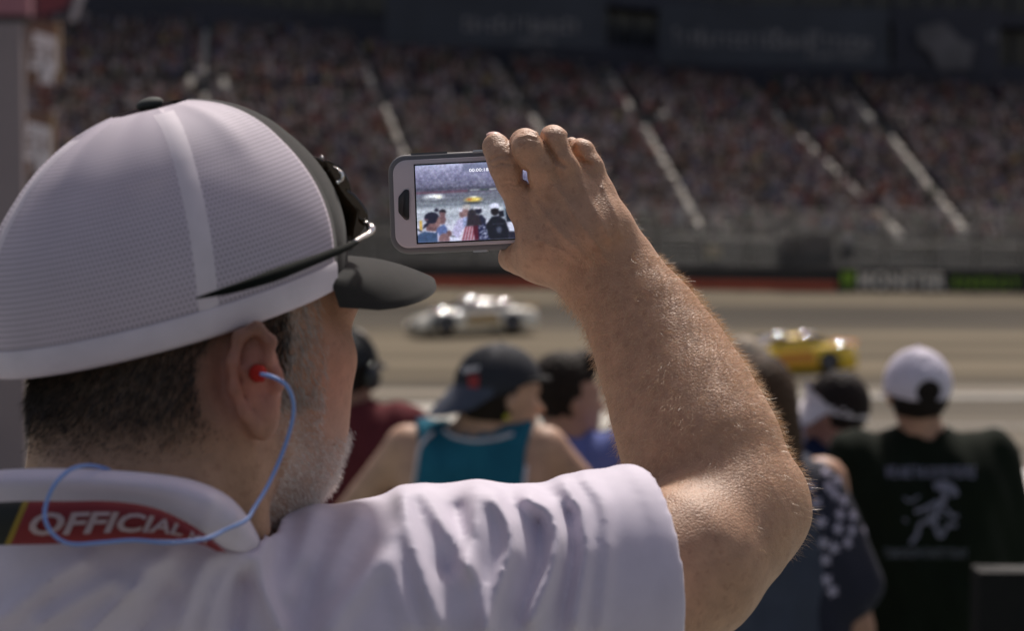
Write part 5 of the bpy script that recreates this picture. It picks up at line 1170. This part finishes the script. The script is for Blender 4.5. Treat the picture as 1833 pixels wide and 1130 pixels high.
tube_on(ts, [(795, 772), (815, 784), (850, 790), (890, 786), (918, 778)], .0055, 'trim', M_TRIM, p2)
obj('sunglasses_on_brow', MB().tube([HD2(-.07, .095, .045), HD2(-.03, .112, .045), HD2(.03, .112, .045), HD2(.085, .06, .045), HD2(.088, .0, .03)], .006, 8), None, mat('matte_black', (.01, .01, .01), .8), p2)
obj('yellow_earplug', MB().sphere(HD2(.088, -.02, -.052), .008, 8, 6), None, mat('plug_yellow', (.6, .55, .03), .6), p2)
# 3 blue shirt
p3, s3, L3_, HD3, HR3, hc3 = make_fan('dark-haired man in a pale blue shirt looking right behind the man in the tank top', 1018, 635, 6.6, hscale=1.06, yaw=.5, hyaw=1.25, shirt=(.14, .17, .40), skin=(.40, .22, .15), hairkind='quiff', sw=.18)
tb_ = bvh(s3); 
patch_on(tb_, [(935, 785), (975, 775), (1010, 810), (1000, 850)], mat('shirt_blue', (.03, .05, .28), .85), 'blue_panel', p3)
# 9 dark figure behind
make_fan('person in a dark navy shirt mostly hidden behind the dark-haired man in pale blue', 1012, 668, 7.9, yaw=.2, hyaw=.3, shirt=(.015, .02, .035), skin=(.25, .14, .1))
# 5 beige cap man behind the arm
p5, s5, L5_, HD5, HR5, hc5 = make_fan('man in a beige cap and pale blue shirt standing behind the raised forearm', 1326, 603, 7.4, yaw=-.2, hyaw=-.6, hat=True, shirt=(.22, .26, .40), skin=(.42, .24, .16))
cap_on(p5, HD5, HR5, (.33, .27, .20), R=(.095, .112, .10))
# 4 woman with long hair, star print
p4, s4, L4_, HD4, HR4, hc4 = make_fan('woman with long brown hair in a grey-blue top and navy shawl printed with white stars', 1366, 640, 5.6, yaw=-.1, hyaw=.1, shirt=(.058, .066, .092), kind='tank', hair=(.06, .035, .02), hairkind='long', skin=(.40, .22, .14), sw=.17, chest=.125,
    arms={-1: [(-.27, .0, 1.12), (-.2, .2, 1.0)], 1: [(.250, -.05, 1.08), (.13, .16, 1.00)]})
Hh4 = hc4[2] + .125 - PZ; shz4 = Hh4 * .815
def f_shawl(Q):
    sh = L4_(.115, -.02, shz4 - .030); el = L4_(.235, -.035, 1.19); lo_ = L4_(.17, -.05, .97)
    d = smin(cone(Q, sh, el, .098, .082), cone(Q, L4_(.13, -.03, shz4 - .12), lo_, .095, .07), .05)
    x = (Q - L4_(.045, 0, 0)) @ rz(-.1)[0]; z = Q[:, 2] - PZ
    d = np.maximum(d, -(x - .0 - np.clip(1.25 - z, 0, 1) * .25)) - .004 * np.sin(Q[:, 0] * 60 + Q[:, 2] * 25)
    return np.maximum(d, -(d + .02))
v, f = polygonize(f_shawl, L4_(-.2, -.4, .7), L4_(.5, .3, 1.7), .0115)
sw4 = obj('star_shawl', v, f, mat('shawl_navy', (.009, .010, .024), .85, var=.1), p4)
tw = bvh(sw4); M_STAR = mat('star_white', (.42, .38, .48), .8, var=.05)
def star(tree, px, py, r, parent):
    p, n = drape(tree, px, py, .003)
    if p is None: return
    a = np.cross(n, [0, 0, 1.0]); a /= np.linalg.norm(a) + 1e-9; b_ = np.cross(a, n); o_ = random.random() * .5
    V_ = [p + n * .002] + [p + (r if k % 2 == 0 else r * .45) * (math.sin(math.pi * k / 5 + o_) * a + math.cos(math.pi * k / 5 + o_) * b_) for k in range(10)]
    obj('star', V_, [(0, 1 + k, 1 + (k + 1) % 10) for k in range(10)], M_STAR, parent, smooth=False)
Z7 = lambda X, Y: (1400 + X / 3.229, 780 + Y / 3.229)
for X_, Y_ in ((165, 90), (225, 155), (255, 125), (250, 215), (315, 265), (372, 300), (265, 300), (350, 380), (435, 380), (195, 390), (405, 465), (225, 500), (320, 540), (490, 500), (470, 555), (240, 620), (375, 620), (250, 720), (255, 835), (300, 340), (160, 300), (160, 560), (330, 460), (290, 900), (180, 680), (400, 550), (300, 650)):
    star(tw, *Z7(X_, Y_), .020, p4)
# 6 white visor, facing left
p6, s6, L6_, HD6, HR6, hc6 = make_fan('person in a wide white sun visor and navy shirt looking left', 1492, 668, 6.9, yaw=-.4, hyaw=-1.05, shirt=(.014, .022, .055), hair=(.02, .014, .012), skin=(.34, .17, .13), sw=.16, chest=.115)
vs = bpy.data.objects.new('visor', None); COL.objects.link(vs); vs.parent = p6; vs.location = Vector(hc6) - p6.location
M_V = mat('visor_white', (.62, .57, .58), .7)
rows = []
for u in np.linspace(-math.pi, math.pi, 33): rows.append([HD6(.088 * math.sin(u), .106 * math.cos(u) - .012, .018 + h_ + .022 * math.cos(u)) for h_ in (-.014, .012 + .045 * max(0, math.cos(u)) ** .7)])
obj('band', MB().loft(rows, False, False), None, M_V, vs)
rows = []
for j in range(8):
    s = j / 7; rows.append([HD6(.088 * math.sin(t * 1.75) * (1 + .55 * s * (1 - .3 * abs(t))), -.012 + .106 * math.cos(t * 1.75) + .135 * s * (1 - t * t * .5), .036 - .050 * s - .018 * abs(t)) for t in np.linspace(-1, 1, 25)])
b2 = MB().loft(rows, False, False); b2.loft([[p - np.array([0, 0, .004]) for p in r] for r in rows], False, False); obj('brim', b2, None, M_V, vs)
# 7 dark green shirt with print, white cap
p7, s7, L7_, HD7, HR7, hc7 = make_fan('man in a white cap and dark green printed t-shirt seen from behind', 1641, 622, 6.15, bx=1656, yaw=.02, hyaw=-.12, hat=True, shirt=(.007, .011, .006), hair=(.016, .012, .010), skin=(.42, .24, .16), sw=.200, chest=.15,
    arms={-1: [(-.25, .05, 1.12), (-.15, .30, 1.12)], 1: [(.285, .03, 1.12), (.15, .28, 1.10)]})
cap_on(p7, HD7, HR7, (.66, .61, .70), R=(.097, .114, .107), opening=True, cut=.0, up=.018)
t7 = bvh(s7); M_PRT = mat('shirt_print', (.20, .20, .26), .8)
def drape_text(s, x0, x1, y0, y1, tree, m, parent, arc=0):
    TV, TF = text_mesh(s, 1, 0, 0, .02); mn, mx_ = TV.min(0), TV.max(0); T_ = (TV - mn) / (mx_ - mn + 1e-9)
    out = [drape(tree, x0 + (x1 - x0) * a, y1 + (y0 - y1) * b_ + arc * (a - .5) ** 2 * 4, .004)[0] for a, b_, _ in T_]
    if all(p is not None for p in out): obj('print_lettering', out, TF, m, parent, smooth=False)
drape_text('WE ARE THE GOOD PEOPLE', 1585, 1745, 836, 857, t7, M_PRT, s7)
drape_text('TOMORROW STARTS TODAY', 1582, 1732, 982, 1000, t7, mat('shirt_print_dim', (.11, .12, .14), .8), s7)
def stroke(pts, w, m=M_PRT):
    pts = smooth_curve([Z7(*p) for p in pts], 4); L_, R_ = [], []
    for i, p in enumerate(pts):
        t = pts[min(i + 1, len(pts) - 1)] - pts[max(i - 1, 0)]; t /= np.linalg.norm(t) + 1e-9; n = np.array([-t[1], t[0]]) * w / 3.229 / 2
        a, b_ = drape(t7, *(p + n), .0045)[0], drape(t7, *(p - n), .0045)[0]
        if a is None or b_ is None: return
        L_.append(a); R_.append(b_)
    obj('print_figure', MB().loft([[a, b_] for a, b_ in zip(L_, R_)], False, False), None, m, s7)
stroke([(880, 300), (930, 285), (985, 310), (1000, 350)], 40); stroke([(930, 300), (940, 360), (900, 420)], 34); stroke([(900, 380), (830, 420), (765, 440)], 22); stroke([(940, 420), (990, 470), (1015, 460)], 20)
stroke([(900, 420), (870, 480), (800, 510), (780, 570), (740, 625)], 24); stroke([(880, 470), (890, 540), (915, 585), (960, 520), (1010, 520)], 22); stroke([(700, 360), (740, 380), (790, 350)], 12); stroke([(700, 480), (720, 500)], 12)
stroke([(850, 430), (860, 520)], 14); stroke([(880, 440), (940, 470)], 12)
# right edge: flight case with a rail, pale barrier behind
fc = empty('equipment_case', tuple(P(1810, 1070, 5.2)), 0, label='black equipment case with a silver rail at the lower right corner', cat='case')
def sbox(x0, x1, y0, y1, D, dd): a_, b_ = P(x0, y1, D), P(x1, y0, D); return MB().box((a_ + b_) / 2 + np.array([0, dd / 2, 0]), (b_[0] - a_[0], dd, b_[2] - a_[2]))
obj('case_body', sbox(1752, 1960, 1024, 1350, 5.2, .10), None, mat('case_black', (.006, .006, .006), .7, spec=.2), fc, smooth=False)
obj('silver_rail', MB().tube([P(1745, 1014, 5.2), P(1790, 1018, 5.15), P(1965, 1022, 5.1)], .0025, 8), None, M_STL, fc)
tbx = empty('table', tuple(P(1880, 960, 7.4)[:2]) + (PZ,), 0, label='white topped table beyond the right elbow of the man in green', cat='table')
a_, b_ = P(1806, 975, 7.4), P(2050, 897, 7.4)
obj('table_top', MB().box(((a_[0] + b_[0]) / 2, a_[1] + .35, b_[2]), (b_[0] - a_[0], .7, .05)), None, mat('table_white', (.72, .70, .66), .6), tbx, smooth=False)
obj('cloth_skirt', MB().box(((a_[0] + b_[0]) / 2, a_[1] + .012, (a_[2] + b_[2]) / 2 - .03), (b_[0] - a_[0], .02, b_[2] - a_[2])), None, mat('table_white', (.72, .70, .66), .8), tbx, smooth=False)
for x in (a_[0] + .05, b_[0] - .05):
    for y in (a_[1] + .05, a_[1] + .62): obj('leg', MB().tube([(x, y, PZ), (x, y, b_[2] - .026)], .018, 8), None, M_STL, tbx)
yp = empty('bollard', tuple(P(490, 940, 8.6)[:2]) + (PZ,), 0, label='pale yellow post just below the chin of the bearded man', cat='post')
tp_ = P(490, 912, 8.6); obj('post', MB().tube([(tp_[0], tp_[1], PZ), tuple(tp_)], .055, 14), None, mat('post_yellow', (.50, .42, .16), .6), yp)
obj('base_plate', MB().box((tp_[0], tp_[1], PZ + .01), (.2, .2, .02)), None, M_STL, yp, smooth=False)
